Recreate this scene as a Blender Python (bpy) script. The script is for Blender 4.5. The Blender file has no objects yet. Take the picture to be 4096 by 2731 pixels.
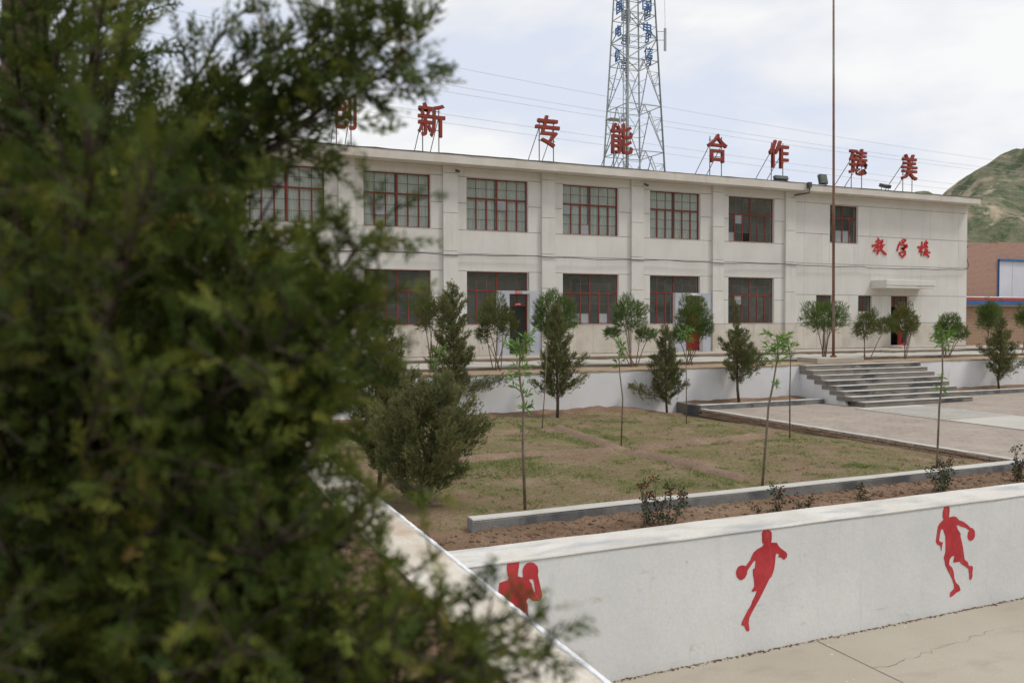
import bpy, bmesh, math, random
import numpy as np
from mathutils import Vector, Matrix, Euler

R = math.radians
scene = bpy.context.scene
COL = scene.collection
EYE = 3.91                                   # camera height above the lower court (z = 0)

# ------------------------------------------------------------------ camera
cd = bpy.data.cameras.new("camera"); cam = bpy.data.objects.new("camera", cd); COL.objects.link(cam)
yaw, pitch, roll = R(23.3274), R(-1.5234), R(-0.1261)
fw = Vector((math.sin(yaw)*math.cos(pitch), math.cos(yaw)*math.cos(pitch), math.sin(pitch)))
rt = Vector((math.cos(yaw), -math.sin(yaw), 0.0)); up = rt.cross(fw)
rt, up = rt*math.cos(roll)+up*math.sin(roll), up*math.cos(roll)-rt*math.sin(roll)
cam.matrix_world = Matrix(((rt.x, up.x, -fw.x, 0), (rt.y, up.y, -fw.y, 0), (rt.z, up.z, -fw.z, EYE), (0, 0, 0, 1)))
cd.sensor_fit = 'HORIZONTAL'; cd.sensor_width = 36.0; cd.lens = 28.856
cd.clip_start = 0.05; cd.clip_end = 3000
cd.dof.use_dof = True; cd.dof.focus_distance = 15.0; cd.dof.aperture_fstop = 2.9
scene.camera = cam

# ------------------------------------------------------------------ world and sun
SUN_AZ, SUN_EL = Vector((0.80, -0.50)), R(56)
world = bpy.data.worlds.new("World"); scene.world = world; world.use_nodes = True
wn, wl = world.node_tree.nodes, world.node_tree.links
wn.clear()
w_out = wn.new("ShaderNodeOutputWorld")
sky = wn.new("ShaderNodeTexSky"); sky.sky_type = 'NISHITA'; sky.sun_disc = False
sky.sun_elevation = SUN_EL; sky.sun_rotation = math.atan2(SUN_AZ.x, SUN_AZ.y); sky.dust_density = 2.0
bg1 = wn.new("ShaderNodeBackground"); bg1.inputs[1].default_value = 0.11
wl.new(sky.outputs[0], bg1.inputs[0])
tc = wn.new("ShaderNodeTexCoord"); mp = wn.new("ShaderNodeMapping"); mp.inputs['Scale'].default_value = (1.0, 1.0, 2.6)
mp.inputs['Location'].default_value = (0.35, 0.2, 0.15)
wl.new(tc.outputs['Generated'], mp.inputs[0])
n1 = wn.new("ShaderNodeTexNoise"); n1.inputs['Scale'].default_value = 2.9; n1.inputs['Detail'].default_value = 6; n1.inputs['Roughness'].default_value = 0.52
n1.inputs['Distortion'].default_value = 0.25
wl.new(mp.outputs[0], n1.inputs['Vector'])
cr = wn.new("ShaderNodeValToRGB")
cr.color_ramp.elements[0].position = 0.40; cr.color_ramp.elements[0].color = (0.73, 0.78, 0.895, 1)
cr.color_ramp.elements[1].position = 0.60; cr.color_ramp.elements[1].color = (0.965, 0.96, 0.95, 1)
e = cr.color_ramp.elements.new(0.5); e.color = (0.845, 0.86, 0.90, 1)
wl.new(n1.outputs['Fac'], cr.inputs[0])
bg2 = wn.new("ShaderNodeBackground"); bg2.inputs[1].default_value = 0.80
wl.new(cr.outputs[0], bg2.inputs[0])
mx = wn.new("ShaderNodeMixShader"); mx.inputs[0].default_value = 0.93
wl.new(bg1.outputs[0], mx.inputs[1]); wl.new(bg2.outputs[0], mx.inputs[2]); wl.new(mx.outputs[0], w_out.inputs[0])

sd = bpy.data.lights.new("sun", 'SUN'); sd.energy = 1.5; sd.angle = R(11); sd.color = (1.0, 0.955, 0.89)
so = bpy.data.objects.new("sun", sd); COL.objects.link(so); so.location = (20, -20, 40)
sdir = Vector((SUN_AZ.x, SUN_AZ.y, 0)).normalized()*math.cos(SUN_EL) + Vector((0, 0, math.sin(SUN_EL)))
so.rotation_euler = sdir.to_track_quat('Z', 'Y').to_euler()
vs = scene.view_settings; vs.view_transform = 'Standard'; vs.look = 'None'; vs.exposure = 0.36; vs.gamma = 1.0; vs.use_curve_mapping = False

# ------------------------------------------------------------------ helpers
WORG = {}                                     # world origin of every parent
def org(o): return WORG.get(o.name, Vector((0, 0, 0))) if o else Vector((0, 0, 0))
def tag(o, label=None, cat=None, group=None, kind=None):
    if label: o["label"] = label
    if cat: o["category"] = cat
    if group: o["group"] = group
    if kind: o["kind"] = kind
    return o
def thing(name, label, cat, loc=(0, 0, 0), group=None):
    o = bpy.data.objects.new(name, None); COL.objects.link(o); o.location = loc; o.empty_display_size = 0.2
    WORG[o.name] = Vector(loc)
    return tag(o, label, cat, group)
def part(name, me, parent=None, loc=None):
    """link mesh data as an object; loc is the world position of the mesh origin (default: the parent's)"""
    o = bpy.data.objects.new(name, me); COL.objects.link(o)
    po = org(parent); L = Vector(loc) if loc is not None else po
    if parent: o.parent = parent
    o.location = L - po; WORG[o.name] = L
    return o
class MB:
    def __init__(s): s.v = []; s.f = []
    def box(s, x0, x1, y0, y1, z0, z1):
        b = len(s.v); s.v += [(x, y, z) for x in (x0, x1) for y in (y0, y1) for z in (z0, z1)]
        s.f += [tuple(b+i for i in q) for q in ((0, 1, 3, 2), (4, 6, 7, 5), (0, 4, 5, 1), (2, 3, 7, 6), (0, 2, 6, 4), (1, 5, 7, 3))]
        return s
    def tube(s, pts, rad, n=6, cap=True):
        pts = [Vector(p) for p in pts]
        if not hasattr(rad, '__len__'): rad = [rad]*len(pts)
        b = len(s.v); ref = None
        for i, p in enumerate(pts):
            d = (pts[min(i+1, len(pts)-1)]-pts[max(i-1, 0)]).normalized()
            if ref is None: ref = Vector((0, 0, 1)) if abs(d.z) < 0.9 else Vector((1, 0, 0))
            a = d.cross(ref).normalized(); c = d.cross(a).normalized(); ref = c.cross(d) if False else ref
            for k in range(n):
                t = 2*math.pi*k/n; s.v.append(tuple(p+(a*math.cos(t)+c*math.sin(t))*rad[i]))
        for i in range(len(pts)-1):
            for k in range(n):
                k2 = (k+1) % n; s.f.append((b+i*n+k, b+i*n+k2, b+(i+1)*n+k2, b+(i+1)*n+k))
        if cap:
            s.f.append(tuple(b+k for k in reversed(range(n)))); e = b+(len(pts)-1)*n; s.f.append(tuple(e+k for k in range(n)))
        return s
    def prism(s, poly, y0, y1, fn=None):
        """polygon in (x, z), extruded along y (front face at y0)"""
        fn = fn or (lambda x, y, z: (x, y, z)); n = len(poly); b = len(s.v)
        s.v += [fn(x, y0, z) for x, z in poly]+[fn(x, y1, z) for x, z in poly]
        s.f.append(tuple(range(b, b+n))); s.f.append(tuple(reversed(range(b+n, b+2*n))))
        for i in range(n): j = (i+1) % n; s.f.append((b+i, b+n+i, b+n+j, b+j))
        return s
    def rough(s, x0, x1, y0, y1, z0, z1, step=0.25, j=0.008, seed=0, ax='x'):
        """a box worn along its edges: cut along its length, corner points pushed about"""
        rg = random.Random(seed); L0, L1 = (x0, x1) if ax == 'x' else (y0, y1)
        n = max(2, int((L1-L0)/step)); b = len(s.v)
        for i in range(n+1):
            t = L0+(L1-L0)*i/n
            lo, hi = (y0, y1) if ax == 'x' else (x0, x1)
            ch = min(0.012, (z1-z0)*.4)+rg.random()*j*0.5
            ring = [(lo, z0), (lo, z1-ch), (lo+ch, z1), (hi-ch, z1), (hi, z1-ch), (hi, z0)]
            for q, (u, z) in enumerate(ring):
                u += rg.uniform(-j, j)*0.6; z += rg.uniform(-j, j)*(1 if q not in (0, 5) else 0)
                s.v.append((t, u, z) if ax == 'x' else (u, t, z))
        for i in range(n):
            for k in range(6):
                k2 = (k+1) % 6; a = b+i*6
                q = (a+k, a+6+k, a+6+k2, a+k2); s.f.append(q if ax == 'x' else tuple(reversed(q)))
        e = b+n*6
        A, B = tuple(b+k for k in range(6)), tuple(e+k for k in reversed(range(6)))
        s.f += [A, B] if ax == 'x' else [tuple(reversed(A)), tuple(reversed(B))]
        return s
    def mesh(s, name, mat, origin=(0, 0, 0), smooth=False):
        me = bpy.data.meshes.new(name); o = Vector(origin)
        me.from_pydata([(v[0]-o.x, v[1]-o.y, v[2]-o.z) for v in s.v], [], s.f)
        if mat: me.materials.append(mat)
        if smooth: me.polygons.foreach_set('use_smooth', [True]*len(me.polygons))
        me.update(); return me
    def build(s, name, mat, parent=None, smooth=False):
        return part(name, s.mesh(name, mat, org(parent), smooth), parent)

# ------------------------------------------------------------------ materials
def nodes(name):
    m = bpy.data.materials.new(name); m.use_nodes = True; nt = m.node_tree
    return m, nt, nt.nodes['Principled BSDF']
def noise(nt, scale, detail=4, rough=0.55, stretch=None, dist=0.0):
    g = nt.nodes.new("ShaderNodeNewGeometry"); src = g.outputs['Position']
    if stretch:
        mpn = nt.nodes.new("ShaderNodeMapping"); mpn.inputs['Scale'].default_value = stretch
        nt.links.new(src, mpn.inputs[0]); src = mpn.outputs[0]
    n = nt.nodes.new("ShaderNodeTexNoise"); n.inputs['Scale'].default_value = scale; n.inputs['Detail'].default_value = detail
    n.inputs['Roughness'].default_value = rough; n.inputs['Distortion'].default_value = dist
    nt.links.new(src, n.inputs['Vector']); return n.outputs['Fac']
def ramp(nt, fac, stops):
    c = nt.nodes.new("ShaderNodeValToRGB"); el = c.color_ramp.elements
    while len(el) < len(stops): el.new(0.5)
    for q, (p, col) in zip(el, stops):
        q.position = p; q.color = (*col, 1) if hasattr(col, '__len__') else (col, col, col, 1)
    nt.links.new(fac, c.inputs[0]); return c.outputs[0]
def mixc(nt, a, b, fac, mode='MIX'):
    m = nt.nodes.new("ShaderNodeMix"); m.data_type = 'RGBA'; m.blend_type = mode
    for sk, val in ((m.inputs[6], a), (m.inputs[7], b), (m.inputs[0], fac)):
        if hasattr(val, 'node'): nt.links.new(val, sk)
        else: sk.default_value = (*val, 1) if hasattr(val, '__len__') else val
    return m.outputs[2]
def bump(nt, b, fac, strength, dist=0.02):
    n = nt.nodes.new("ShaderNodeBump"); n.inputs['Strength'].default_value = strength; n.inputs['Distance'].default_value = dist
    nt.links.new(fac, n.inputs['Height']); nt.links.new(n.outputs[0], b.inputs['Normal'])
def surf(name, lo, hi, scale=2.0, rough=0.85, fine=30.0, fine_amt=0.25, bmp=0.3, bdist=0.01, stain=None, stain_scale=1.2, stain_stretch=None, stain_rng=(0.52, 0.7), stretch=None, metal=0.0, spec=0.3):
    m, nt, b = nodes(name)
    col = ramp(nt, noise(nt, scale, stretch=stretch), [(0.32, lo), (0.68, hi)])
    fn = noise(nt, fine, 3)
    col = mixc(nt, col, ramp(nt, fn, [(0.3, 1-fine_amt), (0.7, 1.0)]), 1.0, 'MULTIPLY')
    if stain:
        sf = ramp(nt, noise(nt, stain_scale, 5, 0.6, stain_stretch, 0.4), [(stain_rng[0], 0.0), (stain_rng[1], 1.0)])
        col = mixc(nt, col, stain, sf)
    nt.links.new(col, b.inputs['Base Color']); b.inputs['Roughness'].default_value = rough; b.inputs['Metallic'].default_value = metal
    b.inputs['Specular IOR Level'].default_value = spec
    if bmp: bump(nt, b, fn, bmp, bdist)
    return m
M = {}
# stucco: cream render with faint vertical rain streaks and a tint of its own on every panel
m, nt, b = nodes("stucco")
col = ramp(nt, noise(nt, 0.9, 5), [(0.3, (0.69, 0.672, 0.622)), (0.7, (0.77, 0.755, 0.71))])
col = mixc(nt, col, (0.58, 0.53, 0.45), ramp(nt, noise(nt, 1.0, 5, 0.6, (3.0, 3.0, 0.35)), [(0.54, 0.0), (0.82, 0.55)]))
oi = nt.nodes.new("ShaderNodeObjectInfo")
col = mixc(nt, col, ramp(nt, oi.outputs['Random'], [(0.0, 0.93), (1.0, 1.0)]), 1.0, 'MULTIPLY')
fn = noise(nt, 45, 4); col = mixc(nt, col, ramp(nt, fn, [(0.3, 0.86), (0.65, 1.0)]), 1.0, 'MULTIPLY')
nt.links.new(col, b.inputs['Base Color']); b.inputs['Roughness'].default_value = 0.92; b.inputs['Specular IOR Level'].default_value = 0.2
bump(nt, b, fn, 0.5, 0.012); M['stucco'] = m
M['dado'] = surf("dado", (0.57, 0.52, 0.44), (0.67, 0.63, 0.555), 1.4, 0.92, 40, 0.15, 0.5, 0.012, (0.43, 0.36, 0.275), 1.1, (1.5, 1.5, 0.7), (0.5, 0.85))
M['joint'] = surf("joint", (0.10, 0.10, 0.10), (0.16, 0.155, 0.15), 3, 0.95, bmp=0)
M['eave'] = surf("eave", (0.61, 0.565, 0.50), (0.70, 0.66, 0.60), 1.2, 0.9, 40, 0.12, 0.4, 0.01, (0.52, 0.41, 0.31), 1.0, (2.2, 2.2, 0.6), (0.56, 0.86))
M['felt'] = surf("felt", (0.10, 0.115, 0.115), (0.17, 0.19, 0.185), 2, 0.9)
M['frame'] = surf("frame", (0.20, 0.036, 0.028), (0.28, 0.058, 0.045), 3, 0.55, 30, 0.3, 0.1, 0.003, (0.14, 0.05, 0.035), 5, None, (0.58, 0.75))
M['bar'] = surf("bar", (0.17, 0.10, 0.08), (0.24, 0.14, 0.115), 3, 0.6, bmp=0)
M['door'] = surf("door", (0.26, 0.016, 0.014), (0.34, 0.024, 0.02), 2, 0.4, 20, 0.2, 0.1, 0.003)
M['interior'] = surf("interior", (0.66, 0.68, 0.66), (0.74, 0.76, 0.74), 1, 0.9, bmp=0)
M['floor_in'] = surf("floor_in", (0.32, 0.31, 0.29), (0.38, 0.37, 0.35), 1, 0.8, bmp=0)
M['porch'] = surf("porch", (0.42, 0.44, 0.485), (0.50, 0.52, 0.57), 1.6, 0.85, 40, 0.1, 0.3, 0.006, (0.42, 0.42, 0.43), 1.6, (1, 1, .7), (0.58, 0.85))
M['white'] = surf("white", (0.72, 0.73, 0.745), (0.80, 0.805, 0.81), 1.1, 0.85, 35, 0.07, 0.25, 0.006, (0.55, 0.53, 0.48), 1.3, (1.6, 1.6, 0.5), (0.58, 0.86))
m, nt, b = nodes("whitewash")                 # brushed whitewash: cloudy coats, thin rain runs, rubbed ochre patches, hairline grey scuffs
col = ramp(nt, noise(nt, 0.7, 5, 0.6), [(0.3, (0.655, 0.66, 0.655)), (0.7, (0.76, 0.76, 0.75))])
col = mixc(nt, col, (0.60, 0.56, 0.48), ramp(nt, noise(nt, 1.6, 6, 0.7, (4.0, 4.0, 0.28)), [(0.58, 0.0), (0.76, 0.65)]))
col = mixc(nt, col, (0.52, 0.47, 0.39), ramp(nt, noise(nt, 2.6, 6, 0.7, None, 0.8), [(0.64, 0.0), (0.71, 0.7)]))
col = mixc(nt, col, (0.50, 0.51, 0.52), ramp(nt, noise(nt, 1.1, 6, 0.75, (0.6, 0.6, 2.5), 1.2), [(0.61, 0.0), (0.68, 0.5)]))
fn = noise(nt, 30, 5, 0.6); col = mixc(nt, col, ramp(nt, fn, [(0.3, 0.92), (0.65, 1.0)]), 1.0, 'MULTIPLY')
nt.links.new(col, b.inputs['Base Color']); b.inputs['Roughness'].default_value = 0.88; b.inputs['Specular IOR Level'].default_value = 0.2
bump(nt, b, noise(nt, 5, 6, 0.7), 0.35, 0.02); M['whitewash'] = m
M['coping'] = surf("coping", (0.56, 0.53, 0.465), (0.68, 0.66, 0.615), 1.8, 0.9, 50, 0.15, 0.5, 0.008, (0.38, 0.385, 0.385), 1.5, (0.7, 2.2, 1), (0.50, 0.72))
M['pathedge'] = surf('pathedge', (0.19, 0.145, 0.105), (0.30, 0.24, 0.185), 2.0, 0.95, 30, 0.3, 0.5, 0.01)
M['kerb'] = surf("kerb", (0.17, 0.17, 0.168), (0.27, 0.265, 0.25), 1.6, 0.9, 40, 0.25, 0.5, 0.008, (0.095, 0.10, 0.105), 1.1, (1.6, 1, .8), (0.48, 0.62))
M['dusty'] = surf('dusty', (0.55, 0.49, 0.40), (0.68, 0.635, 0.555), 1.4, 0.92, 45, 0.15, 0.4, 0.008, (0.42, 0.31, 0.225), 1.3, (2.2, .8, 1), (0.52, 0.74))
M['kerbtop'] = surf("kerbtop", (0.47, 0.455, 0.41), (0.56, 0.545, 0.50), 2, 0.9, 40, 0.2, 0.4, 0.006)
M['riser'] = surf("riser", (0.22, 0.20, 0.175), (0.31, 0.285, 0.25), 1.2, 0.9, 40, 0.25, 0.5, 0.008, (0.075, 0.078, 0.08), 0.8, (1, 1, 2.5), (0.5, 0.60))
M['tread'] = surf("tread", (0.42, 0.395, 0.35), (0.50, 0.475, 0.43), 2, 0.9, 40, 0.15, 0.4, 0.006)
M['path'] = surf("path", (0.44, 0.42, 0.37), (0.51, 0.49, 0.44), 0.9, 0.9, 35, 0.12, 0.3, 0.006, (0.44, 0.38, 0.31), 0.8, None, (0.52, 0.78))
M['slab'] = surf("slab", (0.41, 0.36, 0.30), (0.49, 0.445, 0.385), 0.8, 0.9, 35, 0.15, 0.3, 0.006, (0.42, 0.33, 0.27), 0.6, None, (0.5, 0.7))
M['bricks'] = surf("bricks", (0.29, 0.185, 0.125), (0.40, 0.285, 0.205), 2.5, 0.95, 30, 0.3, 0.6, 0.006, (0.36, 0.28, 0.20), 3, None, (0.5, 0.75))
M['letter'] = surf("letter", (0.26, 0.038, 0.024), (0.35, 0.058, 0.036), 3, 0.5, 20, 0.25, 0.1, 0.003, (0.20, 0.055, 0.03), 2.4, None, (0.52, 0.75))
M['cinnabar'] = surf("cinnabar", (0.52, 0.02, 0.022), (0.62, 0.032, 0.032), 4, 0.5, bmp=0)
M['paint'] = surf("paint", (0.44, 0.030, 0.038), (0.58, 0.060, 0.068), 2.2, 0.75, 9, 0.22, 0.3, 0.006, (0.58, 0.20, 0.19), 3.5, (3, 1, .5), (0.58, 0.85))
M['steel'] = surf("steel", (0.34, 0.39, 0.395), (0.44, 0.49, 0.495), 2, 0.55, metal=0.3, bmp=0)
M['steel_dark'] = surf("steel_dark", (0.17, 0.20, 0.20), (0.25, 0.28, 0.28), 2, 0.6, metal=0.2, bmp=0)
M['blue'] = surf("blue", (0.03, 0.13, 0.36), (0.05, 0.19, 0.45), 2, 0.5, bmp=0)
M['strut'] = surf("strut", (0.16, 0.14, 0.13), (0.25, 0.22, 0.20), 4, 0.6, metal=0.2, bmp=0)
M['pole'] = surf("pole", (0.20, 0.09, 0.06), (0.33, 0.17, 0.115), 0.8, 0.5, 12, 0.3, 0.1, 0.003, (0.30, 0.32, 0.30), 0.5, None, (0.5, 0.7))
M['wire'] = surf("wire", (0.38, 0.39, 0.42), (0.44, 0.45, 0.48), 1, 0.6, bmp=0)
M['cable'] = surf("cable", (0.07, 0.07, 0.075), (0.11, 0.11, 0.115), 1, 0.7, bmp=0)
M['lamp'] = surf("lamp", (0.06, 0.07, 0.07), (0.10, 0.115, 0.11), 4, 0.4, bmp=0)
M['lampglass'] = surf("lampglass", (0.10, 0.12, 0.105), (0.16, 0.18, 0.15), 6, 0.15, bmp=0)
M['plate'] = surf("plate", (0.55, 0.03, 0.04), (0.62, 0.04, 0.05), 4, 0.5, bmp=0)
M['ink'] = surf("ink", (0.82, 0.80, 0.78), (0.86, 0.85, 0.83), 4, 0.6, bmp=0)
M['sheet'] = surf("sheet", (0.60, 0.62, 0.69), (0.68, 0.70, 0.76), 0.5, 0.5, 10, 0.05, 0.1, 0.01)
M['redroof'] = surf("redroof", (0.45, 0.08, 0.08), (0.55, 0.12, 0.11), 2, 0.5, bmp=0)
M['bark'] = surf("bark", (0.085, 0.06, 0.042), (0.18, 0.13, 0.095), 18, 0.95, 60, 0.4, 0.8, 0.01)
M['bough'] = surf('bough', (0.045, 0.034, 0.024), (0.085, 0.066, 0.048), 14, 0.95, 60, 0.4, 0.4, 0.01)
M['twig'] = surf("twig", (0.16, 0.105, 0.075), (0.25, 0.17, 0.125), 12, 0.9, bmp=0)
M['sapbark'] = surf("sapbark", (0.17, 0.135, 0.095), (0.27, 0.22, 0.16), 9, 0.85, 50, 0.3, 0.3, 0.005)
M['stone'] = surf("stone", (0.36, 0.30, 0.24), (0.50, 0.44, 0.36), 6, 0.95, 30, 0.3, 0.5, 0.01)

def court_mat():
    m, nt, b = nodes("court")
    col = ramp(nt, noise(nt, 0.35, 6, 0.6), [(0.3, (0.39, 0.345, 0.275)), (0.7, (0.46, 0.42, 0.345))])
    col = mixc(nt, col, (0.30, 0.255, 0.20), ramp(nt, noise(nt, 0.9, 6, 0.65, (1, 2.2, 1)), [(0.55, 0.0), (0.8, 0.7)]))
    col = mixc(nt, col, (0.66, 0.64, 0.58), ramp(nt, noise(nt, 7, 3, 0.5), [(0.71, 0.0), (0.74, 0.8)]))
    fn = noise(nt, 60, 4)
    col = mixc(nt, col, ramp(nt, fn, [(0.3, 0.82), (0.7, 1.0)]), 1.0, 'MULTIPLY')
    nt.links.new(col, b.inputs['Base Color']); b.inputs['Roughness'].default_value = 0.85; b.inputs['Specular IOR Level'].default_value = 0.3
    bump(nt, b, fn, 0.4, 0.006); return m
M['court'] = court_mat()
def soil_mat(name, a, c, green=0.0):
    m, nt, b = nodes(name)
    col = ramp(nt, noise(nt, 1.3, 6, 0.62), [(0.3, a), (0.7, c)])
    col = mixc(nt, col, (0.40, 0.31, 0.215), ramp(nt, noise(nt, 0.8, 5, 0.6), [(0.56, 0.0), (0.75, 0.65)]))
    if green:
        g1 = ramp(nt, noise(nt, 0.7, 3, 0.5), [(0.40, 0.05), (0.54, 1.0)]); g2 = ramp(nt, noise(nt, 9, 5, 0.75), [(0.40, 0.0), (0.62, green)])
        col = mixc(nt, col, (0.145, 0.175, 0.048), mixc(nt, g1, g2, 1.0, 'MULTIPLY'))
    fn = noise(nt, 22, 6, 0.7)
    col = mixc(nt, col, ramp(nt, fn, [(0.3, 0.62), (0.66, 1.0)]), 1.0, 'MULTIPLY')
    nt.links.new(col, b.inputs['Base Color']); b.inputs['Roughness'].default_value = 1.0; b.inputs['Specular IOR Level'].default_value = 0.1
    bump(nt, b, fn, 1.0, 0.04); return m
M['soil'] = soil_mat("soil", (0.23, 0.155, 0.10), (0.335, 0.245, 0.165), 0.9)
M['soil_dark'] = soil_mat("soil_dark", (0.205, 0.13, 0.085), (0.32, 0.215, 0.145))
M['soil_pale'] = soil_mat("soil_pale", (0.40, 0.30, 0.20), (0.50, 0.39, 0.275))
M['bund'] = soil_mat("bund", (0.25, 0.17, 0.12), (0.34, 0.245, 0.175))
def brick_mat(name, c1, c2, mortar, bw, bh, gap, axis, wear):
    m, nt, b = nodes(name)
    g = nt.nodes.new("ShaderNodeNewGeometry"); mpn = nt.nodes.new("ShaderNodeMapping")
    if axis == 'wall': mpn.inputs['Rotation'].default_value = (R(90), 0, 0)
    nt.links.new(g.outputs['Position'], mpn.inputs[0])
    br = nt.nodes.new("ShaderNodeTexBrick"); nt.links.new(mpn.outputs[0], br.inputs['Vector'])
    br.inputs['Color1'].default_value = (*c1, 1); br.inputs['Color2'].default_value = (*c2, 1); br.inputs['Mortar'].default_value = (*mortar, 1)
    br.inputs['Scale'].default_value = 1.0; br.inputs['Brick Width'].default_value = bw; br.inputs['Row Height'].default_value = bh; br.inputs['Mortar Size'].default_value = gap
    col = mixc(nt, br.outputs['Color'], wear, ramp(nt, noise(nt, 0.8, 6, 0.65), [(0.4, 0.0), (0.75, 0.75)]))
    col = mixc(nt, col, ramp(nt, noise(nt, 25, 4), [(0.3, 0.75), (0.7, 1.0)]), 1.0, 'MULTIPLY')
    nt.links.new(col, b.inputs['Base Color']); b.inputs['Roughness'].default_value = 0.92; b.inputs['Specular IOR Level'].default_value = 0.2
    bump(nt, b, br.outputs['Fac'], -0.4, 0.01); return m
M['paver'] = brick_mat("paver", (0.285, 0.232, 0.195), (0.36, 0.305, 0.262), (0.41, 0.36, 0.30), 0.24, 0.115, 0.008, 'floor', (0.45, 0.39, 0.325))
M['brick_red'] = brick_mat("brick_red", (0.33, 0.125, 0.085), (0.43, 0.20, 0.145), (0.50, 0.42, 0.35), 0.25, 0.085, 0.018, 'wall', (0.47, 0.29, 0.22))
M['brick_brown'] = brick_mat("brick_brown", (0.26, 0.125, 0.075), (0.38, 0.215, 0.135), (0.46, 0.38, 0.29), 0.25, 0.085, 0.018, 'wall', (0.43, 0.30, 0.205))
# glass: thin pane, see-through with a mirror share that grows at grazing angles
m, nt, b = nodes("glass"); nt.nodes.remove(b)
tr = nt.nodes.new("ShaderNodeBsdfTransparent"); tr.inputs[0].default_value = (0.95, 0.97, 0.96, 1)
gl = nt.nodes.new("ShaderNodeBsdfGlossy"); gl.inputs['Roughness'].default_value = 0.03; gl.inputs[0].default_value = (0.9, 0.93, 0.95, 1)
lwn = nt.nodes.new("ShaderNodeLayerWeight"); lwn.inputs[0].default_value = 0.5; frc = ramp(nt, lwn.outputs['Facing'], [(0.0, 0.035), (0.6, 0.07), (0.85, 0.25), (1.0, 0.9)])
ms = nt.nodes.new("ShaderNodeMixShader"); nt.links.new(frc, ms.inputs[0]); nt.links.new(tr.outputs[0], ms.inputs[1]); nt.links.new(gl.outputs[0], ms.inputs[2])
du = nt.nodes.new("ShaderNodeBsdfDiffuse"); nt.links.new(ramp(nt, noise(nt, 2.2, 5, 0.6), [(0.3, (0.34, 0.38, 0.37)), (0.7, (0.52, 0.55, 0.54))]), du.inputs[0])
m2 = nt.nodes.new("ShaderNodeMixShader")      # grey film painted into the panes in place of mid-tone reflections
nt.links.new(ramp(nt, noise(nt, 1.1, 5, 0.65), [(0.3, 0.03), (0.7, 0.09)]), m2.inputs[0]); nt.links.new(ms.outputs[0], m2.inputs[1]); nt.links.new(du.outputs[0], m2.inputs[2])
nt.links.new(m2.outputs[0], nt.nodes['Material Output'].inputs[0]); M['glass'] = m
M['frosted'] = surf("frosted", (0.33, 0.36, 0.37), (0.41, 0.44, 0.455), 1.5, 0.25, bmp=0, spec=0.5)
m, nt, b = nodes("curtain")
col = ramp(nt, noise(nt, 2.0, 4, 0.5, (6, 1, 0.3)), [(0.3, (0.72, 0.77, 0.73)), (0.7, (0.88, 0.91, 0.88))])
nt.links.new(col, b.inputs['Base Color']); b.inputs['Roughness'].default_value = 0.9
tl = nt.nodes.new("ShaderNodeBsdfTranslucent"); nt.links.new(col, tl.inputs[0]); ms = nt.nodes.new("ShaderNodeMixShader"); ms.inputs[0].default_value = 0.15
nt.links.new(b.outputs[0], ms.inputs[1]); nt.links.new(tl.outputs[0], ms.inputs[2]); nt.links.new(ms.outputs[0], nt.nodes['Material Output'].inputs[0]); M['curtain'] = m
def leaf_mat(name, stops, trans=0.3, rough=0.6):
    """leaf colour is picked by a random tint stored on each sprig"""
    m, nt, b = nodes(name)
    at = nt.nodes.new("ShaderNodeAttribute"); at.attribute_name = "tint"
    col = ramp(nt, at.outputs['Fac'], stops)
    nt.links.new(col, b.inputs['Base Color']); b.inputs['Roughness'].default_value = rough; b.inputs['Specular IOR Level'].default_value = 0.12
    tl = nt.nodes.new("ShaderNodeBsdfTranslucent"); nt.links.new(col, tl.inputs[0])
    ms = nt.nodes.new("ShaderNodeMixShader"); ms.inputs[0].default_value = trans
    nt.links.new(b.outputs[0], ms.inputs[1]); nt.links.new(tl.outputs[0], ms.inputs[2]); nt.links.new(ms.outputs[0], nt.nodes['Material Output'].inputs[0])
    return m
M['cedar'] = leaf_mat("cedar", [(0.0, (0.034, 0.060, 0.014)), (0.35, (0.076, 0.112, 0.023)), (0.62, (0.155, 0.185, 0.034)), (0.93, (0.25, 0.245, 0.048)), (1.0, (0.25, 0.16, 0.045))])
M['juniper'] = leaf_mat("juniper", [(0.0, (0.085, 0.108, 0.042)), (0.5, (0.155, 0.172, 0.070)), (0.8, (0.225, 0.215, 0.095)), (1.0, (0.29, 0.235, 0.115))], 0.35)
M['round'] = leaf_mat("round", [(0.0, (0.075, 0.120, 0.036)), (0.55, (0.12, 0.175, 0.052)), (1.0, (0.19, 0.245, 0.08))], 0.35)
M['round_olive'] = leaf_mat("round_olive", [(0.0, (0.085, 0.105, 0.034)), (0.55, (0.135, 0.155, 0.048)), (1.0, (0.20, 0.20, 0.07))], 0.35)
M['spring'] = leaf_mat("spring", [(0.0, (0.09, 0.20, 0.045)), (0.6, (0.155, 0.30, 0.06)), (1.0, (0.25, 0.36, 0.09))], 0.4, 0.45)
M['rose'] = leaf_mat("rose", [(0.0, (0.030, 0.055, 0.028)), (0.55, (0.055, 0.075, 0.036)), (0.62, (0.10, 0.038, 0.030)), (1.0, (0.17, 0.05, 0.036))], 0.2)
M['blade'] = leaf_mat("blade", [(0.0, (0.115, 0.175, 0.042)), (0.6, (0.165, 0.235, 0.058)), (1.0, (0.27, 0.275, 0.11))], 0.4)
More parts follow.
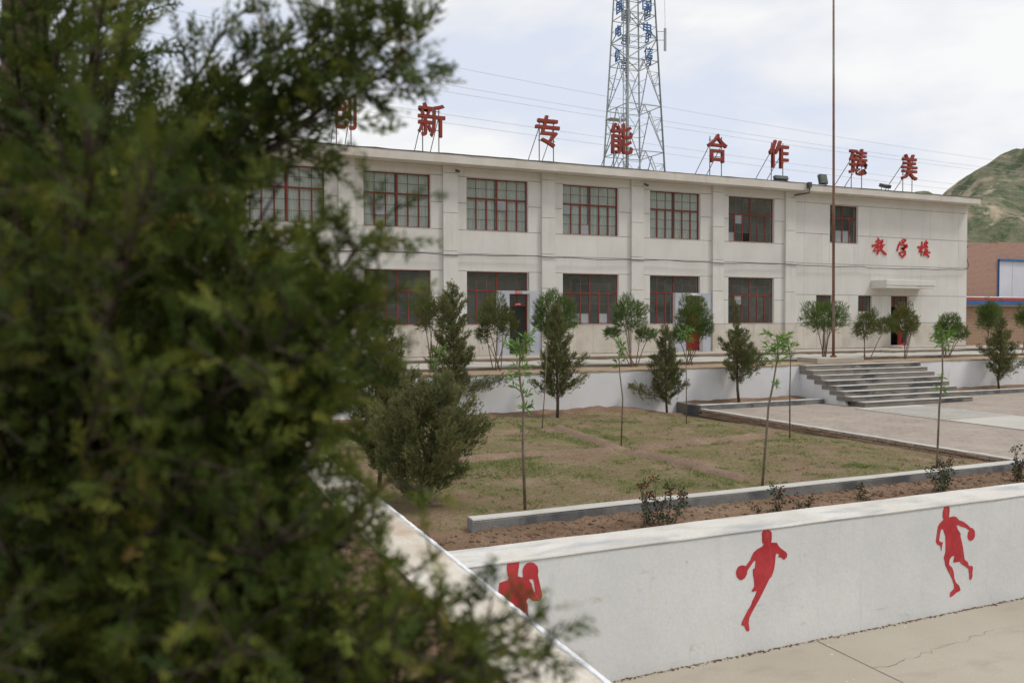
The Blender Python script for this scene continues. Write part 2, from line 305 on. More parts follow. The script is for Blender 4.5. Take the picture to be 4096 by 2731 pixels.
def hill_mat():
    m, nt, b = nodes("hill")
    col = ramp(nt, noise(nt, 0.045, 6, 0.65), [(0.34, (0.165, 0.185, 0.115)), (0.5, (0.235, 0.235, 0.155)), (0.66, (0.33, 0.295, 0.21))])
    col = mixc(nt, col, (0.10, 0.14, 0.075), ramp(nt, noise(nt, 0.16, 6, 0.75), [(0.49, 0.0), (0.57, 0.85)]))
    col = mixc(nt, col, (0.52, 0.43, 0.31), ramp(nt, noise(nt, 0.07, 6, 0.65, (1, 1, 0.5), 0.8), [(0.56, 0.0), (0.62, 0.85)]))
    fn = noise(nt, 0.6, 6, 0.75)
    col = mixc(nt, col, ramp(nt, fn, [(0.3, 0.6), (0.65, 1.0)]), 1.0, 'MULTIPLY')
    nt.links.new(col, b.inputs['Base Color']); b.inputs['Roughness'].default_value = 1.0; b.inputs['Specular IOR Level'].default_value = 0.05
    bump(nt, b, fn, 0.8, 1.0); return m
M['hill'] = hill_mat()

# ------------------------------------------------------------------ ground, terraces, court
def vnoise(x, y, seed=0):
    """smooth value noise on numpy arrays"""
    def h(i, j):
        s = np.sin(i*127.1+j*311.7+seed*74.7)*43758.5453
        return s-np.floor(s)
    i, j = np.floor(x), np.floor(y); fx, fy = x-i, y-j; fx, fy = fx*fx*(3-2*fx), fy*fy*(3-2*fy)
    return (h(i, j)*(1-fx)+h(i+1, j)*fx)*(1-fy)+(h(i, j+1)*(1-fx)+h(i+1, j+1)*fx)*fy
def fbm(x, y, seed=0, oct=4):
    s = 0; a = 0.5
    for k in range(oct): s = s+a*(vnoise(x*2**k, y*2**k, seed+k)-0.5); a *= 0.5
    return s
def sheet(name, x0, x1, y0, y1, nx, ny, zf, mat, smooth=True):
    xs, ys = np.linspace(x0, x1, nx+1), np.linspace(y0, y1, ny+1); X, Y = np.meshgrid(xs, ys)
    Z = zf(X, Y)+0*X; V = np.stack([X, Y, Z], -1).reshape(-1, 3)
    idx = np.arange((nx+1)*(ny+1)).reshape(ny+1, nx+1)
    F = np.stack([idx[:-1, :-1], idx[:-1, 1:], idx[1:, 1:], idx[1:, :-1]], -1).reshape(-1, 4)
    return np_mesh(name, V, F, mat, smooth)
def np_mesh(name, V, F, mat, smooth=False, tint=None):
    me = bpy.data.meshes.new(name); k = F.shape[1]; n = len(F)
    me.vertices.add(len(V)); me.vertices.foreach_set('co', np.ascontiguousarray(V, np.float32).ravel())
    me.loops.add(n*k); me.loops.foreach_set('vertex_index', np.ascontiguousarray(F, np.int32).ravel())
    me.polygons.add(n); me.polygons.foreach_set('loop_start', np.arange(0, n*k, k, dtype=np.int32))
    me.polygons.foreach_set('loop_total', np.full(n, k, np.int32))
    if smooth: me.polygons.foreach_set('use_smooth', np.ones(n, bool))
    if tint is not None:
        a = me.attributes.new('tint', 'FLOAT', 'POINT'); a.data.foreach_set('value', np.ascontiguousarray(tint, np.float32))
    if mat: me.materials.append(mat)
    me.update(calc_edges=True); return me
def structure(name, me): return tag(part(name, me), kind="structure")

structure("ground", sheet("ground", -1500, 1500, -1500, 1500, 6, 6, lambda x, y: -0.06, M['soil_pale']))
structure("court", sheet("court", 2.5, 70, -30, 7.9, 8, 8, lambda x, y: 0.0, M['court']))
ct = bpy.data.objects["court"]
def strip(name, pts_, w, mat, parent, z=0.004, jit=0.0, seed=0):
    b = MB(); rg3 = random.Random(seed)
    for i, p in enumerate(pts_):
        a_, c_ = Vector(pts_[max(i-1, 0)]), Vector(pts_[min(i+1, len(pts_)-1)]); d = (c_-a_).normalized(); n = Vector((-d.y, d.x)); ww = w*(1+rg3.uniform(-jit, jit))
        for u in (-1, 1): q = Vector(p)+n*ww*u*.5; b.v.append((q.x, q.y, z))
    for i in range(len(pts_)-1): b.f.append((2*i, 2*i+2, 2*i+3, 2*i+1))
    return b.build(name, mat, parent)
for xj in (3.6, 7.64, 11.7, 15.8): strip("slab_joint", [(xj-.33, y_) for y_ in np.linspace(-20, 7.6, 30)], .012, M['pathedge'], ct, .004, .5, int(xj*10))
for yj in (3.4, -1.0): strip("slab_joint", [(x_, yj) for x_ in np.linspace(2.9, 40, 40)], .012, M['pathedge'], ct, .0045, .5, int(yj*7+20))
rgc = random.Random(8); cpts = [(7.32+2.3*k/24+rgc.uniform(-.02, .02), 6.72+.25*k/24+rgc.uniform(-.05, .05)) for k in range(25)]
strip("crack", cpts, .004, M['pathedge'], ct, .005, .7, 5)
def gz(x, y):
    s = np.clip((np.asarray(x)-11)/3.9, 0, 1); s = s*s*(3-2*s)
    u = np.clip((np.asarray(x)-12.9)/1.5, 0, 1); u = u*u*(3-2*u)
    return 1.38-0.0157*(np.asarray(y)-9.4)-0.08*s-0.13*u
def garden_z(x, y):
    z = gz(x, y)+fbm(x*0.9, y*0.9, 3)*0.055+fbm(x*4, y*4, 9, 3)*0.03
    heap = np.exp(-((y-21.2)/0.45)**2)*(0.08+fbm(x*1.1, y*0.2, 21)*0.14)         # soil heaped against the terrace wall
    heap = heap+0.10*np.exp(-((x-8.3)/0.9)**2-((y-19.9)/0.7)**2)
    fade = np.clip((14.75-x)/0.6, 0, 1)
    z = z-0.13*np.clip((9.75-y)/.3, 0, 1)*np.clip((3.9-x)/.4, 0, 1)
    return z+heap*fade
structure("garden_soil", sheet("garden_soil", 2.6, 14.95, 9.38, 21.5, 190, 180, garden_z, M['soil']))
structure("planting_strip", sheet("planting_strip", 2.6, 24, 8.1, 9.48, 260, 24,
          lambda x, y: 1.375+fbm(x*1.5, y*1.5, 5)*0.07+fbm(x*8, y*8, 6, 3)*0.075-0.05*np.exp(-((x-3.2)/0.5)**2), M['soil_dark']))
structure("left_terrace_soil", sheet("left_terrace_soil", -40, 2.45, -25, 21.5, 110, 110,
          lambda x, y: 1.42+fbm(x*0.8, y*0.8, 8)*0.14+fbm(x*4, y*4, 12, 3)*0.05-0.03, M['soil_dark']))
structure("paved_square", sheet("paved_square", 14.93, 70, 9.38, 21.0, 60, 20, lambda x, y: 1.2+fbm(x*0.7, y*0.7, 2)*0.02, M['paver']))
structure("terrace_soil", sheet("terrace_soil", -14, 90, 21.52, 120, 200, 90,
          lambda x, y: 2.375+fbm(x*1.2, y*1.2, 15)*0.05*np.clip((60-y)/20, 0, 1), M['soil_pale']))
# concrete footpath from the steps, with ribbed strips
fp = structure("footpath", MB().box(19.2, 21.8, 9.5, 18.5, 1.10, 1.226).mesh("footpath", M['path']))
rib = MB().box(-1.18, 1.18, -0.02, 0.02, -0.01, 0.012).mesh("rib", M['kerbtop'])
for i in range(26): part("rib", rib, fp, (20.5, 15.4+0.105*i, 1.23))
# terrace pavement in front of the school
rg = random.Random(4)
tp = MB().rough(-14, 60, 23.15, 26.3, 2.2, 2.462, 0.35, 0.02, 3).mesh("terrace_path", M['path']); structure("terrace_path", tp)
structure("path_edge", MB().rough(-14, 60, 23.125, 23.148, 2.2, 2.455, 0.3, 0.012, 7).mesh("path_edge", M["pathedge"]))
structure("platform_edge", MB().rough(-14, 28.6, 26.195, 26.218, 2.2, 2.555, 0.4, 0.006, 8).mesh("platform_edge", M["pathedge"]))
structure("platform_edge", MB().rough(28.62, 60, 25.575, 25.598, 2.2, 2.555, 0.4, 0.006, 9).mesh("platform_edge", M["pathedge"]))
structure("school_platform", MB().rough(-14, 28.6, 26.22, 28.1, 2.2, 2.585, 0.5, 0.008, 5).mesh("school_platform", M['slab']))
structure("entrance_platform", MB().rough(28.62, 60, 25.6, 28.1, 2.2, 2.575, 0.5, 0.008, 6).mesh("entrance_platform", M['slab']))

# hills: loess slopes to the right of the school
def hill_z(x, y):
    d = np.hypot(x-262, y-150)
    z = 64*np.exp(-(d/66)**2)+17*np.exp(-(((x-178)/34)**2+((y-150)/40)**2))
    z = z+10*np.exp(-(((x-150)/40)**2+((y-165)/40)**2))+24*np.exp(-(((x-380)/120)**2+((y-60)/120)**2))
    g = np.clip(z/25, 0, 1)
    z = z+g*(fbm(x*0.018, y*0.018, 31, 5)*12+np.abs(fbm(x*0.035, y*0.03, 41, 4))*-24+fbm(x*0.15, y*0.15, 51, 3)*3.5)
    return z-2
structure("hill", sheet("hill", 62, 460, 62, 330, 290, 200, hill_z, M['hill']))

def unseen_hill(x, y):
    t = np.clip((-90-y)/130, 0, 1); z = 62*t*t*(3-2*t)*(.75+.5*vnoise(x*.006+5, y*.004, 3))
    return z+np.clip(z/20, 0, 1)*(fbm(x*.02, y*.02, 33, 5)*16-np.abs(fbm(x*.04, y*.03, 43, 4))*18)-2
structure("hill", sheet("hill", -420, 520, -420, -85, 120, 50, unseen_hill, M['hill']))  # unseen hill behind the camera, added to darken the window reflections
# ------------------------------------------------------------------ walls, kerbs, steps
# white court wall along the front of the garden
cw = thing("court_wall", "long white court wall painted with red basketball players, in the foreground", "wall", (8, 7.65, 0))
MB().rough(2.82, 40, 7.652, 8.225, -0.2, 1.43, 0.6, 0.0015, 11).build("wall_body", M['whitewash'], cw)
MB().rough(2.79, 40, 7.642, 8.235, 1.432, 1.452, 0.45, 0.004, 12).build("coping", M['coping'], cw)
lwall = thing("garden_side_wall", "low whitewashed wall running back beside the foreground conifer, dusty on top", "wall", (2.5, 8, 0))
MB().rough(2.18, 2.785, -14, 21.38, -0.2, 1.44, 0.3, 0.006, 13, 'y').build("wall_body", M['whitewash'], lwall)
MB().rough(2.16, 2.735, -14, 21.38, 1.442, 1.456, 0.4, 0.004, 14, 'y').build("wall_top", M['dusty'], lwall)
MB().rough(2.738, 2.790, -14, 21.38, 1.441, 1.462, 0.06, 0.005, 15, 'y').build("painted_edge", M['white'], lwall)

def frame_poly(pts, s, ox, oy, Y):
    """turn an outline traced on the photograph into wall coordinates on the plane y = Y"""
    out = []
    for a, b_ in pts:
        px, py = ox+a*s, oy+b_*s
        d = fw+rt*((px-2048)/3283.16)-up*((py-1365.5)/3283.16)
        q = Vector((0, 0, EYE))+d*(Y/d.y); out.append((q.x, q.z))
    return out
PLAYERS = [
 ("red silhouette of a player with a raised ball, half hidden by the conifer", 0.1913, 1930, 2200,
  [(640,205),(745,205),(770,240),(765,350),(745,440),(742,545),(840,570),(850,540),(838,420),(870,330),(930,270),(1010,248),(1080,265),(1150,330),(1170,420),(1160,520),(1185,640),(1230,830),(1250,960),(1200,1050),(1095,880),(1105,850),(1075,650),(1045,597),(970,612),(1030,700),(1050,800),(1093,884),(1190,1056),(1060,1060),(960,985),(915,1060),(945,1140),(950,1500),(900,2300),(800,3000),(650,3000),(640,2200),(560,1700),(480,1250),(345,960),(335,830),(355,680),(530,620),(555,575),(530,520),(510,400),(515,290),(545,235)]),
 ("red silhouette of a running player dribbling the ball at his left, on one leg", 0.3061, 2900, 2080,
  [(550,110),(595,135),(612,165),(612,240),(605,290),(680,292),(700,330),(725,360),(800,415),(815,440),(810,480),(780,512),(765,512),(735,485),(700,480),(698,470),(716,450),(668,428),(662,470),(655,560),(640,650),(610,735),(580,765),(540,850),(500,930),(440,1050),(380,1150),(320,1270),(310,1340),(322,1420),(315,1447),(285,1447),(265,1410),(255,1380),(215,1370),(222,1325),(285,1200),(345,1100),(355,1060),(395,985),(418,918),(360,932),(348,922),(385,862),(380,770),(368,720),(366,640),(392,622),(403,527),(380,530),(340,590),(295,655),(285,710),(260,755),(220,780),(190,776),(160,745),(145,695),(150,650),(175,605),(215,587),(255,590),(272,598),(330,520),(350,470),(375,420),(420,380),(490,340),(508,310),(488,285),(484,165),(505,130)]),
 ("red silhouette of a striding player in shorts with the ball out to his right", 0.2741, 3700, 1990,
  [(315,120),(345,123),(362,145),(360,200),(350,285),(420,270),(460,280),(500,325),(560,345),(620,390),(660,430),(700,445),(730,490),(730,560),(710,605),(670,630),(640,615),(622,570),(628,510),(648,475),(600,440),(520,415),(495,400),(462,402),(480,460),(520,520),(520,570),(535,620),(555,720),(570,830),(580,900),(625,935),(645,995),(690,990),(702,1020),(692,1100),(695,1140),(675,1195),(650,1190),(645,1100),(638,1040),(590,1000),(525,960),(510,930),(420,945),(415,935),(432,840),(385,860),(362,900),(352,970),(400,1020),(422,1090),(430,1170),(450,1230),(500,1280),(520,1340),(505,1360),(460,1380),(420,1420),(375,1450),(362,1440),(370,1380),(425,1325),(425,1270),(400,1190),(345,1080),(300,990),(285,905),(275,880),(300,790),(302,660),(298,560),(265,455),(235,465),(218,540),(208,625),(250,655),(265,640),(250,700),(240,780),(225,700),(180,680),(160,640),(172,540),(190,420),(215,375),(272,320),(258,280),(262,200),(280,140)])]
for lab, s, ox, oy, pts in PLAYERS:
    poly = [(x, max(z, 0.05)) for x, z in frame_poly(pts, s, ox, oy, 7.648)]
    o = MB().prism(list(reversed(poly)), 7.6480, 7.6515).build("painted_player", M['paint'], cw); o["label"] = lab

structure("soil_heap", sheet("soil_heap", 2.75, 14.7, 20.55, 21.45, 220, 16,
          lambda x, y: garden_z(x, y)+np.clip((y-20.6)/.35, -.1, 1)*(.045+fbm(x*3, y*3, 77)*.07)-.012, M['soil_dark']))
# kerb between planting strip and garden
gk = thing("garden_kerb", "grey concrete kerb with pale top between the planting strip and the garden", "kerb", (9, 9.25, 1.3))
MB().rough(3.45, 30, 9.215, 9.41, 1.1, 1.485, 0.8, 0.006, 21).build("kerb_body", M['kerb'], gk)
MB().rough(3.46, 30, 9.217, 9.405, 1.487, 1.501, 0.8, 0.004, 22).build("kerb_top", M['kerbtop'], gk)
# brick edge of the paved square
pk = thing("paving_edge", "brick edge with pale cement top along the paved square", "kerb", (14.9, 15, 1.1))
MB().rough(14.80, 14.96, 9.42, 20.35, 1.228, 1.25, 0.25, 0.007, 23, 'y').build("kerb_top", M['kerbtop'], pk)
MB().box(14.86, 14.95, 9.42, 20.35, 0.95, 1.226).build("kerb_body", M['slab'], pk)
bm_ = MB().rough(-0.05, 0.05, -0.115, 0.115, -0.028, 0.024, 0.08, 0.004, 24, 'y').mesh("brick", M['bricks'])
for row in range(3):
    for i in range(44):
        y = 9.55+i*0.245+(0.12 if row % 2 else 0)
        if y > 20.2: continue
        part("brick", bm_, pk, (14.83+rg.uniform(-.012, .008), y, 1.195-row*0.066+rg.uniform(-.004, .004)))
# terrace wall, left and right of the steps
tw = thing("terrace_wall", "long white retaining wall below the terrace, left of the steps", "wall", (8, 21.5, 1.1))
MB().rough(-14, 19.72, 21.40, 21.70, 0.8, 2.345, 0.4, 0.008, 31).build("wall_body", M['white'], tw)
MB().rough(-14, 19.70, 21.385, 21.72, 2.347, 2.372, 0.2, 0.010, 32).build("coping", M['soil_pale'], tw)
tw2 = thing("terrace_wall", "white retaining wall below the terrace, right of the steps", "wall", (35, 21.5, 1.1))
MB().rough(24.95, 70, 21.40, 21.70, 0.8, 2.345, 0.4, 0.008, 33).build("wall_body", M['white'], tw2)
MB().rough(24.97, 70, 21.385, 21.72, 2.347, 2.372, 0.2, 0.010, 34).build("coping", M['soil_pale'], tw2)
# planting kerbs at the foot of the terrace wall
for x0, x1, lab, sd_ in ((14.80, 19.62, "grey kerb at the foot of the terrace wall, left of the steps", 35), (24.85, 70, "grey kerb at the foot of the terrace wall, right of the steps", 36)):
    k_ = thing("planting_kerb", lab, "kerb", ((x0+min(x1, 40))/2, 20.3, 1.2))
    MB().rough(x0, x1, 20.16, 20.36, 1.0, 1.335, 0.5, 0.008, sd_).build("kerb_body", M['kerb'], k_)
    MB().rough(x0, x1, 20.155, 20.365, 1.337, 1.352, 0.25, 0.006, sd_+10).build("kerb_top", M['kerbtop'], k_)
    MB().rough(x0, x0+.16, 20.37, 21.39, .95, 1.33, .3, .008, sd_+20, 'y').build("kerb_return", M['kerb'], k_)
    structure("bed_soil", sheet("bed_soil", x0+.02, min(x1, 60), 20.3, 21.5, 90, 14, lambda x, y: 1.28+fbm(x*2, y*2, 61)*0.10+np.clip((y-20.9)/.5, 0, 1)*.07, M['soil_dark']))
# steps
st = thing("stone_steps", "broad flight of eight weathered concrete steps up to the terrace", "steps", (22.4, 20.2, 1.2))
NS, TR, ZT = 8, 0.335, 2.362
RS = (ZT-1.2)/NS
for k in range(NS):
    y1 = 21.42-k*TR; z1 = ZT-k*RS; x0 = 19.70 if k < 6 else (19.66 if k == 6 else 19.86); x1 = 24.97-.055*k
    sp = MB().rough(x0, x1, y1-TR+0.004, y1+0.3, z1-RS+0.006, z1-0.012, 0.5, 0.006, 40+k).build("step", M['riser'], st)
    MB().rough(x0-0.005, x1+0.005, y1-TR-0.012, y1+0.3, z1-0.010, z1+0.002, 0.3, 0.005, 60+k).build("tread", M['tread'], sp)
side = [(21.44, 1.0), (21.44, ZT-RS-0.01)]+[(21.42-(k+1)*TR+0.05, ZT-(k+1)*RS-0.01) for k in range(0, 6)]+[(21.42-6*TR-0.15, 1.0)]
b_ = MB(); n_ = len(side)
b_.v = [(19.715, y, z) for y, z in side]+[(19.80, y, z) for y, z in side]
b_.f = [tuple(range(n_)), tuple(reversed(range(n_, 2*n_)))]+[(i, n_+i, n_+(i+1) % n_, (i+1) % n_) for i in range(n_)]
b_.build("side_wall", M['white'], st)
# soil bunds between the garden plots
def bund(pts_, lab, w=0.145, h=0.095, seed=0):
    b = MB(); rg2 = random.Random(seed); P = [Vector(p) for p in pts_]; seq = []
    for a, c in zip(P[:-1], P[1:]):
        n = max(2, int((c-a).length/0.22))
        for i in range(n): seq.append(a.lerp(c, i/n))
    seq.append(P[-1]); nb = len(seq)
    for i, p in enumerate(seq):
        d = (seq[min(i+1, nb-1)]-seq[max(i-1, 0)]).normalized(); nrm = Vector((-d.y, d.x))
        e = 1.0 if 0 < i < nb-1 else 0.0
        for k, (u, z) in enumerate(((-1.3, -0.05), (-0.75, 0.55), (0, 1.0), (0.75, 0.6), (1.3, -0.05))):
            q = p+nrm*(u*w*(1+rg2.uniform(-.2, .2)))+d*rg2.uniform(-.04, .04)
            b.v.append((q.x, q.y, float(garden_z(np.array(q.x), np.array(q.y)))+z*h*e*(1+rg2.uniform(-.3, .3))-(0.005 if e else 0.04)))
    for i in range(nb-1):
        for k in range(4): a = i*5+k; b.f.append((a, a+1, a+6, a+5))
    o = b.build("soil_bund", M['bund'], None, True); tag(o, lab, "soil ridge", "soil ridges between garden plots"); return o
bund([(9.05, 18.3), (8.75, 16.2), (8.5, 14.2)], "low soil ridge running back from the sapling crossing toward the terrace wall", seed=1)
bund([(8.52, 13.9), (8.5, 10.4)], "low soil ridge running from the plot crossing to the garden kerb", seed=2)
bund([(2.9, 14.5), (5.2, 14.4), (8.4, 14.05)], "low soil ridge crossing the garden at left, behind the tall sapling", seed=3)
bund([(8.7, 14.05), (10.8, 14.3), (12.9, 14.6)], "low soil ridge crossing the garden at right, before the paved square", seed=4)

# ------------------------------------------------------------------ school building
SB = thing("school_building", "two-storey cream school building with red-framed windows and flat roof", "building", (16, 28, 2.59))
YF, Z0, ZSL, ZLT, ZST, ZUS, ZUT, ZEV = 28.0, 2.59, 3.72, 5.68, 6.30, 7.15, 9.065, 9.40
XL, XR = -6.0, 36.2
PIL = [-5.9, -1.93, 1.95, 5.94, 9.66, 13.55, 17.46, 21.36, 25.18]; PW = 0.275
WX = [(-5.16, -2.70), (-1.18, 1.25), (2.75, 5.22), (6.53, 8.95), (10.29, 12.75), (14.18, 16.65), (18.08, 20.52), (21.93, 24.36)]
DOORS = {4: (11.50, 13.26, 11.96, 12.78), 6: (19.27, 21.06, 19.79, 20.62)}
holes = []
for i, (a, c) in enumerate(WX):
    holes.append((a, c, ZUS, ZUT))
    if i in DOORS:
        s0, s1, d0, d1 = DOORS[i]; holes += [(a, c, 4.985, ZLT), (a, s0, ZSL, 4.985), (d0, d1, 2.60, 4.87)]
    else: holes.append((a, c, ZSL, ZLT))
W6, SW1, SW2, D3 = (27.46, 29.14, 7.30, 8.985), (26.70, 27.65, 4.24, 4.975), (29.17, 30.05, 4.24, 4.975), (31.20, 32.37, 2.66, 4.975)
holes += [W6, SW1, SW2, D3]
def subtract(rect, hs):
    out = [rect]
    for h in hs:
        nxt = []
        for (a, c, d, e_) in out:
            if h[0] >= c-1e-6 or h[1] <= a+1e-6 or h[2] >= e_-1e-6 or h[3] <= d+1e-6: nxt.append((a, c, d, e_)); continue
            if h[0] > a: nxt.append((a, h[0], d, e_))
            if h[1] < c: nxt.append((h[1], c, d, e_))
            x0, x1 = max(a, h[0]), min(c, h[1])
            if h[2] > d: nxt.append((x0, x1, d, h[2]))
            if h[3] < e_: nxt.append((x0, x1, h[3], e_))
        out = nxt
    return [r_ for r_ in out if r_[1]-r_[0] > 0.03 and r_[3]-r_[2] > 0.03]
# solid wall behind the render, whose dark face shows in the joints
core = MB()
for (a, c, d, e_) in subtract((XL, XR, 2.3, 9.5), holes): core.box(a, c, YF+0.02, YF+0.26, d, e_)
core.build("wall", M['joint'], SB)
# reveal linings: render returns into the openings
for (a, c, d, e_) in holes:
    rev = MB()
    rev.box(a-0.001, a+0.012, YF+0.004, YF+0.262, d, e_).box(c-0.012, c+0.001, YF+0.004, YF+0.262, d, e_)
    cut = [v_ for k_, v_ in DOORS.items() if WX[k_][0] <= a and c <= WX[k_][1]+.1 and 4.9 < max(d, e_) < 5.7]     # bay shared with a doorway
    if not (cut and abs(e_-4.985) < 1e-6): rev.box(a+0.012, c-0.012, YF+0.004, YF+0.262, e_-0.012, e_+0.001)
    if not (cut and abs(d-4.985) < 1e-6): rev.box(a+0.012, c-0.012, YF-0.012, YF+0.262, d-0.001, d+0.012)
    rev.build("reveal", M['stucco'], SB)
back = MB().box(XL, XL+.2, YF+.262, 36, 2.3, 9.5).box(XR-.2, XR, YF+.262, 36, 2.3, 9.5).box(XL+.2, XR-.2, 35.8, 36, 2.3, 9.5)
back.build("rear_wall", M['stucco'], SB)
inn = MB().box(XL+.2, XR-.2, YF+.27, 35.78, 5.80, 5.98).box(XL+.2, XR-.2, YF+.27, 35.78, 9.28, 9.41)
for x in (1.95, 9.66, 17.46, 25.18): inn.box(x-.1, x+.1, YF+.27, 35.78, 2.62, 5.80).box(x-.1, x+.1, YF+.27, 35.78, 5.98, 9.28)
inn.box(XL+.2, XR-.2, 33.0, 33.1, 2.62, 5.79).box(XL+.2, XR-.2, 33.0, 33.1, 5.99, 9.27)
inn.build("room_wall", M['interior'], SB)
MB().box(XL+.2, XR-.2, YF+.27, 35.78, 2.5, 2.615).build("room_floor", M['floor_in'], SB)
# rendered panels with recessed joints
G = 0.0085; GV = 0.004
def panel(a, c, d, e_, m_='stucco', y0=YF, y1=YF+0.03):
    for q in subtract((a, c, d, e_), holes):
        MB().box(q[0]+GV, q[1]-GV, y0, y1, q[2]+G, q[3]-G).build("wall_panel", M[m_], SB)
for i in range(len(PIL)-1):
    p0, p1 = PIL[i]+PW, PIL[i+1]-PW; a, c = WX[i]
    n = 4; xs = [p0+(p1-p0)*k/n for k in range(n+1)]
    for k in range(n): panel(xs[k], xs[k+1], Z0, ZSL, 'dado')
    zm1, zm2 = 4.72, 8.11
    for (u, w_) in ((p0, a), (c, p1)):
        panel(u, w_, ZSL, zm1); panel(u, w_, zm1, ZLT); panel(u, w_, ZUS, zm2); panel(u, w_, zm2, ZUT)
    panel(p0, p1, ZLT, ZST); panel(p0, p1, ZST, ZUS); panel(p0, p1, ZUT, ZEV)
    if i in DOORS: panel(a, c, ZSL, ZLT)
for x in PIL:                                  # pilasters, standing proud
    zs = [Z0-0.03, ZSL, 5.08, 6.37, 7.73, 9.15, ZEV]
    for k in range(6): MB().box(x-PW, x+PW, YF-0.10, YF+0.03, zs[k]+G*0.8, zs[k+1]-G*0.8).build("pilaster_block", M['dado' if k == 0 else 'stucco'], SB)
xs0 = 25.18+PW
rows = [(Z0, ZSL, [26.0, 26.75, 28.25, 29.95, 31.2, 32.9, 34.2, 35.6]), (ZSL, 4.98, [26.0, 26.7, 28.6, 30.6, 31.0, 32.85, 34.3, 35.6]), (4.98, ZST+.05, [26.0, 28.1, 29.9, 33.1, 35.6]),
        (ZST+.05, 7.66, [26.0, 27.0, 28.9, 30.9, 32.7, 34.4, 35.6]), (7.66, 9.0, [26.0, 27.46, 29.9, 31.8, 33.7, 35.6]), (9.0, ZEV, [26.0, 35.6])]
for d, e_, cuts in rows:
    cs = [xs0]+cuts+[XR]
    for a, c in zip(cs[:-1], cs[1:]): panel(a, c, d, e_, 'dado' if d == Z0 else 'stucco')
# end wall panels on the right
for d, e_, _ in rows:
    for k in range(3): MB().box(XR, XR+0.03, YF+.02+k*2.65+G, YF+.02+(k+1)*2.65-G, d+G, e_-G).build("wall_panel", M['stucco'], SB)
# roof slab with fascia and felt
RX0, RX1 = XL-0.3, 36.32
roof = MB().rough(RX0, 25.62, 27.40, 36.3, 9.402, 9.70, 0.8, 0.006, 71).build("roof", M['eave'], SB)
roof2 = MB().rough(25.66, RX1, 27.41, 36.3, 9.401, 9.665, 0.8, 0.006, 72).build("roof", M['eave'], SB)
MB().rough(RX0-.01, 16.9, 27.385, 36.32, 9.702, 9.735, 0.5, 0.012, 73).build("roof_felt", M['felt'], roof)
MB().rough(16.92, 25.63, 27.39, 36.32, 9.702, 9.722, 0.5, 0.010, 74).build("roof_felt", M['felt'], roof)
MB().rough(25.65, RX1+.01, 27.395, 36.32, 9.667, 9.697, 0.5, 0.012, 75).build("roof_felt", M['felt'], roof2)
MB().box(25.56, 25.72, 27.25, 27.39, 9.52, 9.74).tube([(25.64, 27.3, 9.56), (25.64, 27.32, 9.30), (25.2, 27.75, 9.22)], 0.04).build("rain_spout", M['lamp'], SB)

